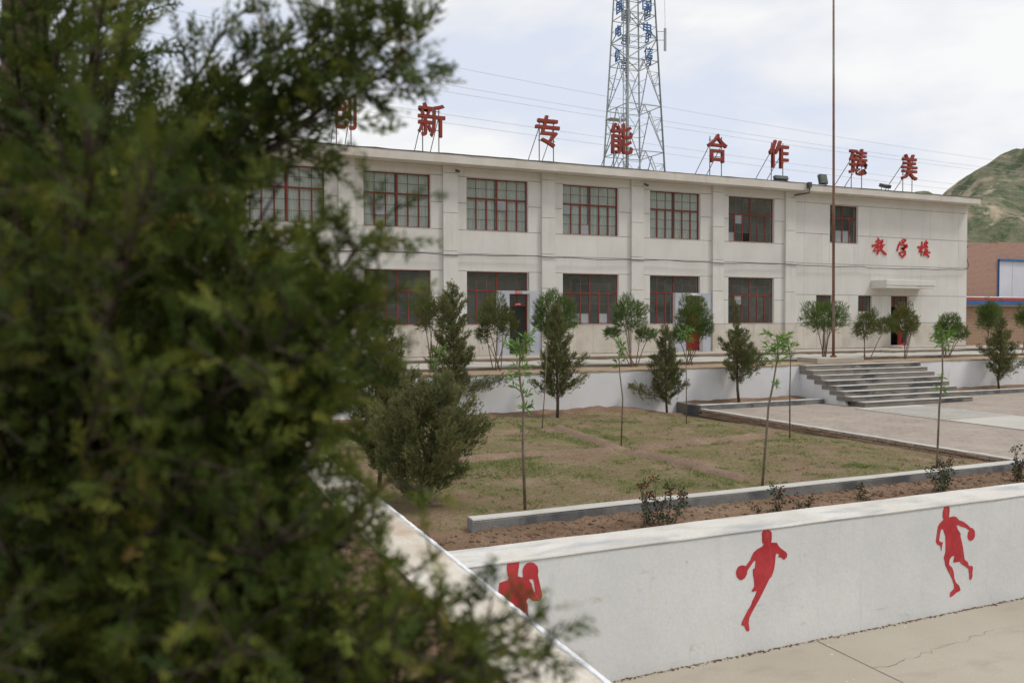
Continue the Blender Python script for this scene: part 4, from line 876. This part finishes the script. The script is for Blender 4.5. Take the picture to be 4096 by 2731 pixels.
def conifer(loc, h, rad, seed, label, lean=(0, 0), prof=None, dens=1.0, clear=0.1, side=(), mat='juniper', group="young junipers", size=.125):
    """young juniper: trunk, rising boughs, sprigs along every bough"""
    rng = np.random.default_rng(seed); x, y, z = loc
    o = thing("juniper_tree", label, "tree", loc, group)
    top = np.array([lean[0], lean[1], h]); tr_ = MB(); T0 = np.array(loc)
    path_ = [T0+top*t+np.array([.03*math.sin(5*t+seed), .03*math.cos(4*t), 0])*(t > 0) for t in np.linspace(0, .97, 9)]; path_[0] = T0+np.array([0, 0, -.08])
    tr_.tube(path_, list(np.linspace(.045*h/3, .006, 9)), 7).build("trunk", M['bark'], o, True)
    prof = prof or (lambda t: (1-t)**.75*min(1, (t-.02)/.2)+.04)
    pos, dr, sz, tn = [], [], [], []; bw = MB(); nb = int(50*h/3*dens**.6)
    B = []
    for k in range(nb):
        t = clear+(0.97-clear)*(k+rng.random())/nb; az = k*2.399+rng.normal()*.35; L = max(.05, rad*prof((t-clear)/(1-clear))*rng.uniform(.55, 1.25)); B.append((t, az, L, rng.uniform(.45, .95)+.5*t))
    for t, az, L, rise in list(side): B.append((t, az, L, rise))
    for t, az, L, rise in B:
        a = T0+top*t; d = np.array([math.cos(az), math.sin(az), rise]); d /= np.linalg.norm(d)
        end = a+d*L*1.12; mid_ = a+d*L*.5-np.array([0, 0, .05*L]); bw.tube([a, mid_, end], [.010*h/3, .007*h/3, .003], 4, False)
        ns = max(14, int(L*165*dens)); u = .20+.84*rng.random(ns)**.7; spread = .075*L+.028
        p = a+(mid_-a)[None]*np.minimum(u*2, 1)[:, None]+(end-mid_)[None]*np.maximum(u*2-1, 0)[:, None]+rng.normal(size=(ns, 3))*spread*(1.15-.55*u)[:, None]
        pos.append(p); dr.append(norm(d[None]+rng.normal(size=(ns, 3))*.45+np.array([0, 0, .45]))); sz.append(rng.uniform(.65, 1.3, ns)*size*(1-.3*t))
        tn.append(np.clip(.28+.28*rng.random()+rng.normal(size=ns)*.16+.12*u, 0, 1))
    nt_ = int(40*dens); tt = rng.uniform(.70, 1.02, nt_); pos.append(T0+top*tt[:, None]+rng.normal(size=(nt_, 3))*(.055*(1.05-tt)/.35)[:, None]); dr.append(norm(np.array([0, 0, 1.])+rng.normal(size=(nt_, 3))*.4)); sz.append(np.full(nt_, size*.6)); tn.append(rng.uniform(.3, .95, nt_))
    part("crown", scatter(MID, np.concatenate(pos)-T0, np.concatenate(dr), np.concatenate(sz), np.concatenate(tn), rng, "crown", M[mat]), o)
    bw.build("boughs", M['bark'], o); return o
conifer((7.43, 21.2, 1.25), 3.70, .88, 101, "tall slim juniper at the terrace wall, left of the open doorway", (-.05, 0), None, 1.35, .08, ((.17, -.15, 1.25, .30), (.2, .2, .9, .2)))
conifer((10.07, 20.2, 1.25), 3.10, .82, 102, "broad juniper at the terrace wall, just right of the open doorway", (-.03, 0), lambda t: (1-t)**.9*min(1, t/.16)+.05, 1.35, .13, ((.22, .3, 1.0, .35), (.2, -2.9, .85, .4)))
conifer((14.15, 20.95, 1.16), 2.58, .60, 103, "short dense juniper at the terrace wall, left of the brick-edged paving corner", (-.1, 0), lambda t: (1-t)**.7*min(1, t/.1)+.05, 1.5, .06, ((.13, 3.0, 1.1, .35),))
conifer((16.78, 20.85, 1.30), 3.22, .86, 104, "juniper with a thin spire on a bare stem, in the bed left of the steps", (-.15, 0), lambda t: ((1-t/.62)**.6 if t < .58 else .20*(1-t))*min(1, t/.1)+.05, 1.3, .17, ((.25, -.1, .95, .8), (.25, .35, .9, .7)))
conifer((28.75, 20.85, 1.32), 2.62, .78, 105, "juniper against the white wall right of the steps, at the picture's edge", (.08, 0), None, 1.45, .10, ((.2, -.1, 1.2, .35), (.22, .3, 1.0, .3)))
conifer((3.25, 10.8, 1.36), 1.56, .80, 106, "bushy low juniper leaning over the garden corner, beside the foreground conifer", (.25, 0), lambda t: (1-t)**.40*min(1, t/.12)+.1, 2.8, .02, ((.2, .2, .9, .9), (.3, -.4, .8, 1.0), (.25, 2.6, .8, .9)), size=.10)
conifer((3.10, 12.4, 1.33), 2.55, .66, 107, "taller juniper behind the bushy one, half hidden by the foreground conifer", (.12, 0), lambda t: (1-t)**.6*min(1, t/.15)+.06, 2.2, .08, (), size=.11)
conifer((4.3, 16.5, 1.27), 1.75, .5, 108, "small juniper in the garden, at the left edge of the bushy pair", (.2, 0), None, 1.5, .1, (), size=.13)

def round_tree(loc, stems, crowns, seed, label, mat='round', dens=1.0, group="clipped round-headed trees on the terrace"):
    """thin stems fanning from one root into a feathery rounded head; crowns = [(cx, cz, rx, rz, lean)] relative to the root"""
    rng = np.random.default_rng(seed); o = thing("round_headed_tree", label, "tree", loc, group); T0 = np.array(loc)
    tk = MB(); r_ = random.Random(seed)
    for k in range(stems):
        cx, cz, rx_, rz_, ln = crowns[k % len(crowns)]; u = ((k+.5)/stems-.5)*1.5
        e_ = T0+np.array([cx+u*rx_*.9, r_.uniform(-.5, .5)*rx_, cz+rz_*.1]); b0 = T0+np.array([r_.uniform(-.12, .12), r_.uniform(-.1, .1), -.05])
        mid_ = b0+(e_-b0)*.5+np.array([-u*.12*rx_, 0, .05]); tk.tube([b0, mid_, e_], [.018, .014, .007], 5, False)
        for j in range(3):
            s_ = mid_+(e_-mid_)*r_.uniform(.1, .8); q = s_+np.array([r_.uniform(-.3, .3), r_.uniform(-.2, .2), .28]); tk.tube([s_, q], [.006, .003], 4, False)
    tk.build("stems", M['twig'], o)
    pos, dr, sz, tn = [], [], [], []
    for cx, cz, rx_, rz_, ln in crowns:
        n = int(2600*rx_*rz_/.4*dens)+220; q = norm(rng.normal(size=(n, 3))); rr = rng.random(n)**.36
        wob = 1+.16*np.sin(q[:, 0]*5+seed)+.12*np.sin(q[:, 2]*7+seed*2)
        p = q*rr[:, None]*wob[:, None]*np.array([rx_, rx_*.9, rz_]); p[:, 0] += p[:, 2]*ln
        low = p[:, 2] < -.62*rz_; p[low, 2] *= rng.uniform(.6, 1.15, low.sum())
        clump = vnoise(p[:, 0]*6+seed, p[:, 2]*6+p[:, 1]*4, seed); keep = clump > .20
        p, q, rr, clump = p[keep], q[keep], rr[keep], clump[keep]; n = len(p)
        pos.append(p+np.array([cx, 0, cz])); dr.append(norm(q*.8+np.array([0, 0, .75])+rng.normal(size=(n, 3))*.35)); sz.append(rng.uniform(.10, .19, n)); tn.append(np.clip(.15+.55*clump+.2*rng.random(n), 0, 1))
    part("crown", scatter(FEATH, np.concatenate(pos), np.concatenate(dr), np.concatenate(sz), np.concatenate(tn), rng, "crown", M[mat]), o); return o
TZ = 2.38
round_tree((7.34, 22.9, TZ), 5, [(-.15, 1.70, .36, .60, -.1), (.42, 1.80, .26, .55, .1)], 201, "round-headed tree half hidden behind the tall slim juniper", 'round_olive')
round_tree((9.42, 22.9, TZ), 6, [(-.12, 1.62, .52, .60, 0), (.30, 1.40, .34, .36, 0), (-.5, 1.1, .2, .25, 0)], 202, "ragged olive-green round-headed tree left of the open doorway", 'round_olive', .9)
round_tree((11.30, 22.9, TZ), 7, [(0, 1.62, .72, .78, 0)], 203, "largest round-headed tree, full and green, right of the open doorway", 'round', 1.25)
round_tree((14.2, 22.9, TZ), 6, [(-.2, 1.66, .56, .62, 0), (.45, 1.02, .34, .22, 0), (-.85, 1.08, .24, .14, 0)], 204, "round-headed tree with two loose low tufts, between the two doorways", 'round', 1.0)
round_tree((16.39, 22.9, TZ), 6, [(.08, 1.55, .52, .70, 0), (.62, 1.16, .22, .28, .3), (-.42, 1.0, .26, .26, 0)], 205, "narrow round-headed tree in front of the closed red door", 'round', 1.2)
round_tree((22.35, 23.0, TZ), 8, [(0, 1.58, .78, .58, 0)], 206, "many-stemmed round-headed tree behind the flagpole", 'round', 1.25)
round_tree((24.27, 22.9, TZ), 3, [(.0, 1.30, .38, .58, .45), (.95, 1.25, .40, .32, .2)], 207, "round-headed tree blown aslant, right of the flagpole", 'round_olive', 1.0)
round_tree((26.15, 22.9, TZ), 4, [(0, 1.46, .50, .56, 0), (.48, 1.22, .24, .32, .4)], 208, "olive round-headed tree in front of the right entrance", 'round_olive', 1.0)
round_tree((28.57, 22.9, TZ), 6, [(.1, 1.22, .48, .46, .1), (.68, .96, .36, .32, 0), (-.35, .95, .25, .36, 0)], 209, "lopsided round-headed tree at the school's right corner", 'round', 1.2)
round_tree((34.2, 25.3, TZ), 4, [(0, 1.62, .50, .72, 0)], 210, "dark pointed round-headed tree before the brown brick outbuilding", 'round', 1.5)
round_tree((33.1, 22.9, TZ), 4, [(.1, 1.60, .42, .45, 0)], 211, "round-headed tree cut by the right edge of the picture", 'round', 1.4)

LEAF = [blades([(0, 0, 0)], [(0, 1, -.12)], [.13]), blades([(0, 0, 0)], [(0, 1, -.35)], [.11])]
def sapling(loc, pts, rad, seed, label, leaves, droop=.2):
    """staked-thin young tree: wavering stem, lance leaves in tufts; leaves = [(height fraction, spread, count)]"""
    rng = np.random.default_rng(seed); o = thing("sapling", label, "tree", loc, "thin leafy saplings in the garden"); T0 = np.array(loc)
    P = [T0+np.array([0, 0, -.06])]+[T0+np.array([dx, 0, dz]) for dx, dz in pts]
    n = len(P); tw_ = MB().tube(P, list(np.linspace(rad, rad*.45, n)), 7)
    H = pts[-1][1]; pos, dr, sz, tn = [], [], [], []; zs_ = [p[2] for p in P]
    def on(z): return np.array([np.interp(z, zs_, [p[i] for p in P]) for i in range(3)])
    for f0, sp, cnt in leaves:
        for k in range(max(1, int(cnt*1.6)//9)):
            b0 = on(T0[2]+H*f0+rng.normal()*.05); az = rng.uniform(0, 6.28); d = np.array([math.cos(az), math.sin(az), rng.uniform(.1, 1.0)]); L = sp*rng.uniform(.5, 1.1); e_ = b0+d*L
            tw_.tube([b0, e_], [.004, .002], 4, False); m_ = 9; u = rng.uniform(.15, 1.05, m_)
            pos.append(b0+(e_-b0)*u[:, None]); dr.append(norm(d+rng.normal(size=(m_, 3))*.75-np.array([0, 0, droop]))); sz.append(rng.uniform(.07, .13, m_)); tn.append(np.clip(rng.normal(.5, .25, m_), 0, 1))
    tw_.build("trunk", M['sapbark'], o, True)
    part("leaves", scatter(LEAF, np.concatenate(pos)-T0, np.concatenate(dr), np.concatenate(sz), np.concatenate(tn), rng, "leaves", M['spring']), o); return o
def gzf(x, y): return float(garden_z(np.array(float(x)), np.array(float(y))))
def sp(x, y): return (x, y, gzf(x, y))
sapling(sp(6.0, 19.0), [(.1, .8), (.28, 2.0)], .018, 301, "leafy sapling in front of the tall slim juniper", [(.95, .22, 60), (.8, .2, 50), (.6, .16, 36), (.45, .14, 20)])
sapling(sp(4.45, 9.89), [(-.03, .85), (-.02, 1.43), (-.06, 1.63), (-.08, 1.82), (-.07, 2.12), (-.02, 2.26)], .021, 302, "nearest sapling, its crooked stem rising from behind the kerb before the open doorway", [(.97, .16, 45), (.90, .20, 63), (.80, .17, 45), (.68, .13, 18), (.60, .10, 18), (.40, .10, 9)])
sapling(sp(8.64, 18.19), [(.08, .93), (.15, 2.15)], .015, 303, "bare stick of a sapling beside the broad juniper", [(.98, .06, 9)])
sapling(sp(8.74, 14.6), [(.04, 1.0), (-.03, 1.5), (-.05, 1.84), (.02, 2.2)], .017, 304, "sapling with a bent stem at the crossing of the soil ridges", [(.95, .13, 36), (.88, .12, 36), (.80, .12, 27)])
sapling(sp(12.57, 17.72), [(-.01, 1.24), (-.02, 2.46)], .016, 305, "sapling leafing in front of the closed red door", [(.95, .24, 54), (.88, .20, 45), (.72, .1, 12)])
sapling(sp(8.28, 9.76), [(.07, .66), (.12, 1.23), (.21, 1.59), (.29, 2.0), (.29, 2.27)], .021, 306, "near sapling leaning right, its foot behind the middle of the garden kerb", [(.97, .20, 72), (.90, .20, 54), (.82, .14, 27), (.70, .12, 9), (.66, .1, 9)])
sapling(sp(12.82, 14.2), [(-.01, 1.07), (.01, 1.73), (-.06, 2.05), (-.14, 2.2)], .017, 307, "sapling arching left beside the brick paving edge", [(.97, .18, 54), (.90, .16, 36), (.80, .12, 18)], .6)
sapling(sp(12.21, 9.97), [(.01, .1), (.05, 1.05), (.12, 1.62), (.10, 2.15), (.11, 2.34)], .021, 308, "near sapling farthest right, in front of the steps", [(.97, .2, 54), (.90, .2, 45), (.62, .12, 18), (.55, .1, 9)], .5)

RLEAF = [blades([(0, 0, 0), (0, .35, 0), (0, .35, 0), (0, .7, 0)], [(0, .3, 0), (.5, .6, -.05), (-.5, .6, -.05), (0, 1.25, -.1)], [.03, .17, .17, .2])]
def rose(x, y, h, hw, nst, seed, label):
    rng = np.random.default_rng(seed); z = 1.37; o = thing("rose_bush", label, "bush", (x, y, z), "rose bushes in the planting strip"); T0 = np.array((x, y, z)); b = MB(); pos, dr, sz, tn = [], [], [], []
    for k in range(nst):
        u = ((k+.5)/nst-.5)*2; bx = np.array([u*hw*.55+rng.normal()*.02, rng.normal()*.06, -.04]); e_ = np.array([u*hw+rng.normal()*.03, rng.normal()*.1, h*rng.uniform(.6, 1.0)])
        b.tube([T0+bx, T0+(bx+e_)/2+np.array([rng.normal()*.02, 0, 0]), T0+e_], [.009, .007, .004], 5, False); n = int(16*h/.5)+6; t = rng.uniform(.12, 1.03, n)
        pos.append(bx+(e_-bx)*t[:, None]+rng.normal(size=(n, 3))*.012); dr.append(norm(rng.normal(size=(n, 3))+np.array([0, 0, .25]))); sz.append(rng.uniform(.05, .10, n)); tn.append(np.clip(.15+rng.random(n)*.38+(t > .72)*.42*rng.random(n)*1.3, 0, 1))
    b.build("stems", M['twig'], o); part("leaves", scatter(RLEAF, np.concatenate(pos), np.concatenate(dr), np.concatenate(sz), np.concatenate(tn), rng, "leaves", M['rose']), o)
rose(5.66, 8.5, .62, .40, 8, 401, "widest rose bush, with red shoots, nearest the conifer end of the strip")
rose(7.50, 8.5, .38, .08, 3, 402, "slim dark rose bush before the leaning sapling")
rose(7.16, 8.45, .16, .05, 2, 403, "tiny rose sprig just left of the slim dark bush")
rose(7.83, 8.5, .20, .06, 2, 404, "small rose sprig just right of the slim dark bush")
rose(9.05, 8.5, .22, .11, 3, 405, "small red-tipped rose alone in the middle of the strip")
rose(10.50, 8.5, .54, .25, 6, 406, "bushy dark rose under the far right sapling")
rose(12.25, 8.6, .55, .12, 4, 407, "rose bush at the right edge of the picture")

# grass and weeds on the garden soil, clods and pebbles
def turf():
    rng = np.random.default_rng(9); n = 150000; x = rng.uniform(2.85, 14.7, n); y = rng.uniform(9.45, 21.0, n)
    a = vnoise(x*.55, y*.55, 70)*.6+vnoise(x*1.7, y*1.7, 71)*.4; bnd = np.minimum(np.abs(x-8.75), np.abs(y-14.35)); a = a+.24*np.exp(-((bnd-.42)/.25)**2)*(vnoise(x*.8, y*.8, 90) > .35)-.5*(bnd < .25)-.35*(y > 20.2)-.2*(x > 13.4)
    keep = rng.random(n) < np.clip((a-.42)*2.9, 0.03, 1); x, y, a = x[keep], y[keep], a[keep]; n = len(x)
    z = garden_z(x, y); pos = np.stack([x, y, z-.01], 1); d = norm(rng.normal(size=(n, 3))*.75+np.array([0, 0, .75])); d[:, 2] = np.abs(d[:, 2])
    T = [blades([(0, 0, 0)]*3, [(.3, .8, .2), (-.35, .7, 0), (.1, 1.0, -.3)], [.07]*3)]
    me = scatter(T, pos, d, rng.uniform(.015, .042, n)*np.where(a > .70, 1.5, 1), np.clip(rng.normal(.5, .25, n), 0, 1), rng, "grass", M['blade'])
    tag(part("grass", me), "patchy short grass and weeds on the garden soil", "grass", None, "stuff")
turf()
def weeds():
    rng = np.random.default_rng(19); n = 420; x = rng.uniform(3.3, 14.2, n); y = 9.5+11*rng.random(n)**1.4; P, D, S = [], [], []
    for a, c in zip(x, y):
        k = rng.integers(8, 22); an = rng.uniform(0, 6.28, k); P.append(np.repeat([[a, c, gzf(a, c)]], k, 0)+rng.normal(size=(k, 3))*np.array([.05, .05, 0])); D.append(np.stack([np.cos(an), np.sin(an), rng.uniform(.2, 1.2, k)], 1)); S.append(rng.uniform(.03, .075, k))
    P, D, S = np.concatenate(P), norm(np.concatenate(D)), np.concatenate(S)
    tag(part("weeds", scatter(LEAF, P, D, S, np.clip(rng.normal(.45, .2, len(P)), 0, 1), rng, "weeds", M['blade'])), "scattered leafy weeds in the garden plots", "weeds", None, "stuff")
weeds()
def clods(name, n, fx, mat, s0, s1, seed, lab):
    rng = np.random.default_rng(seed); x, y, z = fx(rng, n); T = np.array([(1, 0, 0), (-1, 0, 0), (0, 1, 0), (0, -1, 0), (0, 0, 1), (0, 0, -1)], float); TF = np.array([(0, 2, 4), (2, 1, 4), (1, 3, 4), (3, 0, 4), (2, 0, 5), (1, 2, 5), (3, 1, 5), (0, 3, 5)])
    v = T[None]*rng.uniform(.6, 1.2, (n, 6, 1))*np.array([1, 1, .7]); an = rng.uniform(0, 6.28, n); c_, s_ = np.cos(an), np.sin(an); vx = v[:, :, 0]*c_[:, None]-v[:, :, 1]*s_[:, None]; vy = v[:, :, 0]*s_[:, None]+v[:, :, 1]*c_[:, None]
    v = np.stack([vx, vy, v[:, :, 2]], -1)*(s0*(s1/s0)**(rng.random(n)**2.2))[:, None, None]+np.stack([x, y, z], 1)[:, None]
    tag(part(name, np_mesh(name, v.reshape(-1, 3), (TF[None]+(np.arange(n)*6)[:, None, None]).reshape(-1, 3), mat)), lab, "soil", None, "stuff")
def f_strip(rng, n):
    x = rng.uniform(2.85, 20, n); y = rng.uniform(8.27, 9.2, n); return x, y, 1.375+fbm(x*1.5, y*1.5, 5)*.07+fbm(x*8, y*8, 6, 3)*.075-.05*np.exp(-((x-3.2)/.5)**2)
clods("soil_clods", 5200, f_strip, M['soil_dark'], .008, .045, 51, "crumbled soil clods in the planting strip")
def f_gard(rng, n):
    x = rng.uniform(2.85, 14.7, n); y = np.where(rng.random(n) < .35, 21.25-np.abs(rng.normal(size=n))*.5, rng.uniform(9.5, 21, n)); return x, y, garden_z(x, y)
clods("soil_clods", 4200, f_gard, M['bund'], .008, .05, 52, "soil clods over the garden plots and under the terrace wall")
def f_foot(rng, n):
    x = rng.uniform(2.9, 16, n); y = 7.635-np.abs(rng.normal(size=n))*.022; return x, y, np.full(n, .004)
clods("soil_clods", 1500, f_foot, M['soil_dark'], .005, .022, 54, "dirt crumbs along the foot of the court wall")
def f_left(rng, n):
    x = 2.14-np.abs(rng.normal(size=n))*1.0; y = rng.uniform(1.5, 15, n); return x, y, 1.42+fbm(x*.8, y*.8, 8)*.14+fbm(x*4, y*4, 12, 3)*.05-.03
clods("soil_clods", 3000, f_left, M['soil_dark'], .008, .05, 53, "soil clods and litter left of the side wall")

# ------------------------------------------------------------------ foreground conifer
def px(x, y, depth):
    d = fw+rt*((x-2048)/3283.16)-up*((y-1365.5)/3283.16); q = Vector((0, 0, EYE))+d*depth; return np.array(q)
def big_conifer():
    rng = np.random.default_rng(500); base = px(150, 1365, 2.15); base[2] = 1.40
    o = thing("conifer_tree", "large dark conifer filling the left foreground, soft and out of focus", "tree", tuple(base)); T0 = base.copy()
    H = 5.6; MB().tube([T0+np.array([0, 0, -.1]), T0+np.array([.02, .02, 1.2]), T0+np.array([-.03, .03, 2.6]), T0+np.array([0, 0, 4.2]), T0+np.array([.02, 0, H])], [.10, .085, .065, .04, .012], 10).build("trunk", M['bark'], o, True)
    ends = []
    # boughs that reach out to the right, as seen against sky, school and wall
    for q in [(1760, 30, 1.42, .7), (1690, 150, 1.38, .7), (1640, 230, 1.40, .7), (1490, 265, 1.36, .6), (1520, 120, 1.5, .7), (1350, 210, 1.45, .4), (1180, 90, 1.55, .5), (1100, 320, 1.5, .4), (1000, 480, 1.45, .5), (960, 300, 1.6, .5), (930, 60, 1.6, .5), (1300, 30, 1.35, .6), (1560, 20, 1.6, .7), (1440, 40, 1.4, .7), (1600, 90, 1.45, .8), (1580, 200, 1.35, .6),
              (1170, 660, 1.3, .35), (1100, 860, 1.4, .8), (1600, 810, 1.30, .75), (1510, 1000, 1.32, .8), (1420, 930, 1.3, .6), (1350, 1080, 1.25, .6), (1470, 1180, 1.35, .8), (1430, 1360, 1.3, .9), (1330, 1280, 1.15, 1), (1340, 1500, 1.25, 1), (1260, 1640, 1.3, .8), (1180, 1230, 1.2, 1), (1080, 1050, 1.3, 1),
              (1160, 1760, 1.3, .7), (1100, 1900, 1.25, .7), (1600, 1880, 1.15, .5), (1540, 2040, 1.2, .5), (1770, 2210, 1.12, .35), (1420, 2150, 1.25, .45), (1250, 2300, 1.2, .6), (1130, 2150, 1.3, .6), (2200, 2430, 1.05, .9), (2000, 2470, 1.06, .8), (2080, 2560, 1.02, .7), (2160, 2690, 1.0, .7), (1900, 2650, 1.1, .6), (1750, 2760, 1.05, .7), (1480, 2600, 1.2, .5), (1330, 2700, 1.1, .6), (1500, 2440, 1.25, .45), (1180, 2500, 1.2, .6), (980, 2350, 1.3, .7), (1520, 1100, 1.3, .8), (1500, 1290, 1.3, .9), (1450, 1450, 1.28, .9), (1390, 1390, 1.2, 1), (1420, 1220, 1.22, .9), (1330, 1150, 1.3, .9)]:
        ends.append(q)
    for k in range(125):                          # the body of the crown
        x = rng.uniform(-350, 1080); y = rng.uniform(-350, 2950); dp = rng.uniform(.85, 2.5)
        if x > 520 and y < 660 and rng.random() < .85: continue
        if x > 900 and y < 760: continue
        ends.append((x, y, dp, .8))
    for x0, x1, y0, y1, n_, d0, d1 in ((780, 1360, 1000, 1600, 38, 1.05, 1.5), (520, 980, 560, 1000, 20, 1.2, 1.9), (400, 1450, 1850, 2750, 52, 1.0, 1.6), (1300, 2100, 2420, 2780, 12, .98, 1.15), (850, 1250, 1600, 1950, 12, 1.1, 1.5)):
        for k in range(n_): ends.append((rng.uniform(x0, x1), rng.uniform(y0, y1), rng.uniform(d0, d1), .9))
    for k in range(50):
        ends.append((rng.uniform(-350, 640), rng.uniform(-300, 2900), rng.uniform(1.3, 2.7), .9))
    pos, dr, sz, tn = [], [], [], []; bw = MB()
    for x, y, dp, f_ in ends:
        e_ = px(x, y, dp); hz = np.linalg.norm((e_-T0)[:2]); rise = .10 if (y < 300 and x > 1250) else .30
        z0 = min(max(e_[2]-rise*hz-(.15+.25*rng.random())*rise/.3, 1.75), T0[2]+H-.4); a = np.array([T0[0], T0[1], z0]); d = e_-a; L = np.linalg.norm(d)
        if L < .15: continue
        mid_ = a+d*.5+np.array([0, 0, -.07*L])+rng.normal(size=3)*.03; pts_ = [a+(mid_-a)*t*(2-t)*.5 if False else (1-t)**2*a+2*t*(1-t)*mid_+t*t*e_ for t in np.linspace(0, 1, 7)]
        bw.tube(pts_, list(np.linspace(.010, .0018, 7)), 5, False)
        nb = max(8, int((8+17*min(L, 1.4))*(.35+.65*f_))); hue = rng.normal()*.11
        for j in range(nb):
            t = .26+.74*((j+rng.random())/nb)**.85; p0 = (1-t)**2*a+2*t*(1-t)*mid_+t*t*e_; tg = 2*(1-t)*(mid_-a)+2*t*(e_-mid_); tg /= np.linalg.norm(tg)
            sd_ = norm(np.cross(tg, rng.normal(size=3))); bd = norm(tg*.6+sd_*.85+np.array([0, 0, .12])); bl = (.055+.13*(1-t)**.6)*rng.uniform(.6, 1.3)*(.6+.4*f_)+.015; p1 = p0+bd*bl
            bw.tube([p0, p1], [.0028, .0012], 3, False)
            m_ = 5; u = np.linspace(.2, 1.0, m_)+rng.normal(size=m_)*.05
            pos.append(p0+(p1-p0)*u[:, None]); dr.append(norm(bd+rng.normal(size=(m_, 3))*.55+tg*.3)); sz.append(rng.uniform(.040, .078, m_)*min(1.05, max(.62, dp/1.35))); tn.append(np.clip(.30+hue+rng.normal(size=m_)*.13+.32*(rng.random(m_) < .06)+.10*(t > .8), 0, 1))
    part("crown", scatter(NEAR, np.concatenate(pos)-T0, np.concatenate(dr), np.concatenate(sz), np.concatenate(tn), rng, "crown", M['cedar']), o); bw.build("boughs", M['bough'], o)
big_conifer()

# ------------------------------------------------------------------ person in the right doorway
def person():
    x, y, z = 31.62, 27.62, 2.66; o = thing("person", "person in white top, black trousers and pink shoes stepping out of the right entrance", "person", (x, y, z))
    J = {'pel': (0, 0, .78), 'che': (0, 0, 1.10), 'nk': (0, 0, 1.26), 'hd': (0, -.02, 1.40), 'ht': (0, -.01, 1.50), 'hl': (-.085, 0, .74), 'kl': (-.09, -.06, .42), 'al': (-.09, .04, .09), 'tl': (-.09, -.10, .045), 'hr': (.085, 0, .74), 'kr': (.11, .02, .42), 'ar': (.13, .10, .10), 'tr': (.13, -.03, .045),
         'sl': (-.17, 0, 1.20), 'el': (-.22, .03, .96), 'wl': (-.20, -.08, .76), 'fl': (-.19, -.11, .66), 'sr': (.17, 0, 1.20), 'er': (.22, -.02, .96), 'wr': (.21, -.08, .76), 'fr': (.20, -.10, .66)}
    RD = {'pel': .13, 'che': .14, 'nk': .05, 'hd': .085, 'ht': .06, 'hl': .085, 'kl': .058, 'al': .042, 'tl': .038, 'hr': .085, 'kr': .058, 'ar': .042, 'tr': .038, 'sl': .055, 'el': .042, 'wl': .030, 'fl': .028, 'sr': .055, 'er': .042, 'wr': .030, 'fr': .028}
    E_ = [('pel', 'che'), ('che', 'nk'), ('nk', 'hd'), ('hd', 'ht'), ('pel', 'hl'), ('hl', 'kl'), ('kl', 'al'), ('al', 'tl'), ('pel', 'hr'), ('hr', 'kr'), ('kr', 'ar'), ('ar', 'tr'), ('che', 'sl'), ('sl', 'el'), ('el', 'wl'), ('wl', 'fl'), ('che', 'sr'), ('sr', 'er'), ('er', 'wr'), ('wr', 'fr')]
    ks = list(J); me = bpy.data.meshes.new("body"); me.from_pydata([J[k] for k in ks], [(ks.index(a), ks.index(c)) for a, c in E_], [])
    m_, nt, b = nodes("clothes"); tcn = nt.nodes.new("ShaderNodeTexCoord"); sx = nt.nodes.new("ShaderNodeSeparateXYZ"); nt.links.new(tcn.outputs['Object'], sx.inputs[0]); dv = nt.nodes.new("ShaderNodeMath"); dv.operation = 'DIVIDE'; dv.inputs[1].default_value = 1.6; nt.links.new(sx.outputs[2], dv.inputs[0])
    c = ramp(nt, dv.outputs[0], [(0, (.65, .05, .07)), (.075, (.012, .012, .014)), (.46, (.72, .72, .72)), (.80, (.42, .25, .18)), (.92, (.015, .012, .01))]); c.node.color_ramp.interpolation = 'CONSTANT'; nt.links.new(c, b.inputs['Base Color']); b.inputs['Roughness'].default_value = .8
    me.materials.append(m_); ob = part("body", me, o)
    sk = ob.modifiers.new("skin", 'SKIN'); me.skin_vertices or None
    for i, k in enumerate(ks):
        v = me.skin_vertices[0].data[i]; v.radius = (RD[k], RD[k]*.8); v.use_root = (k == 'pel')
    ss = ob.modifiers.new("sub", 'SUBSURF'); ss.levels = 2; ss.render_levels = 2
person()
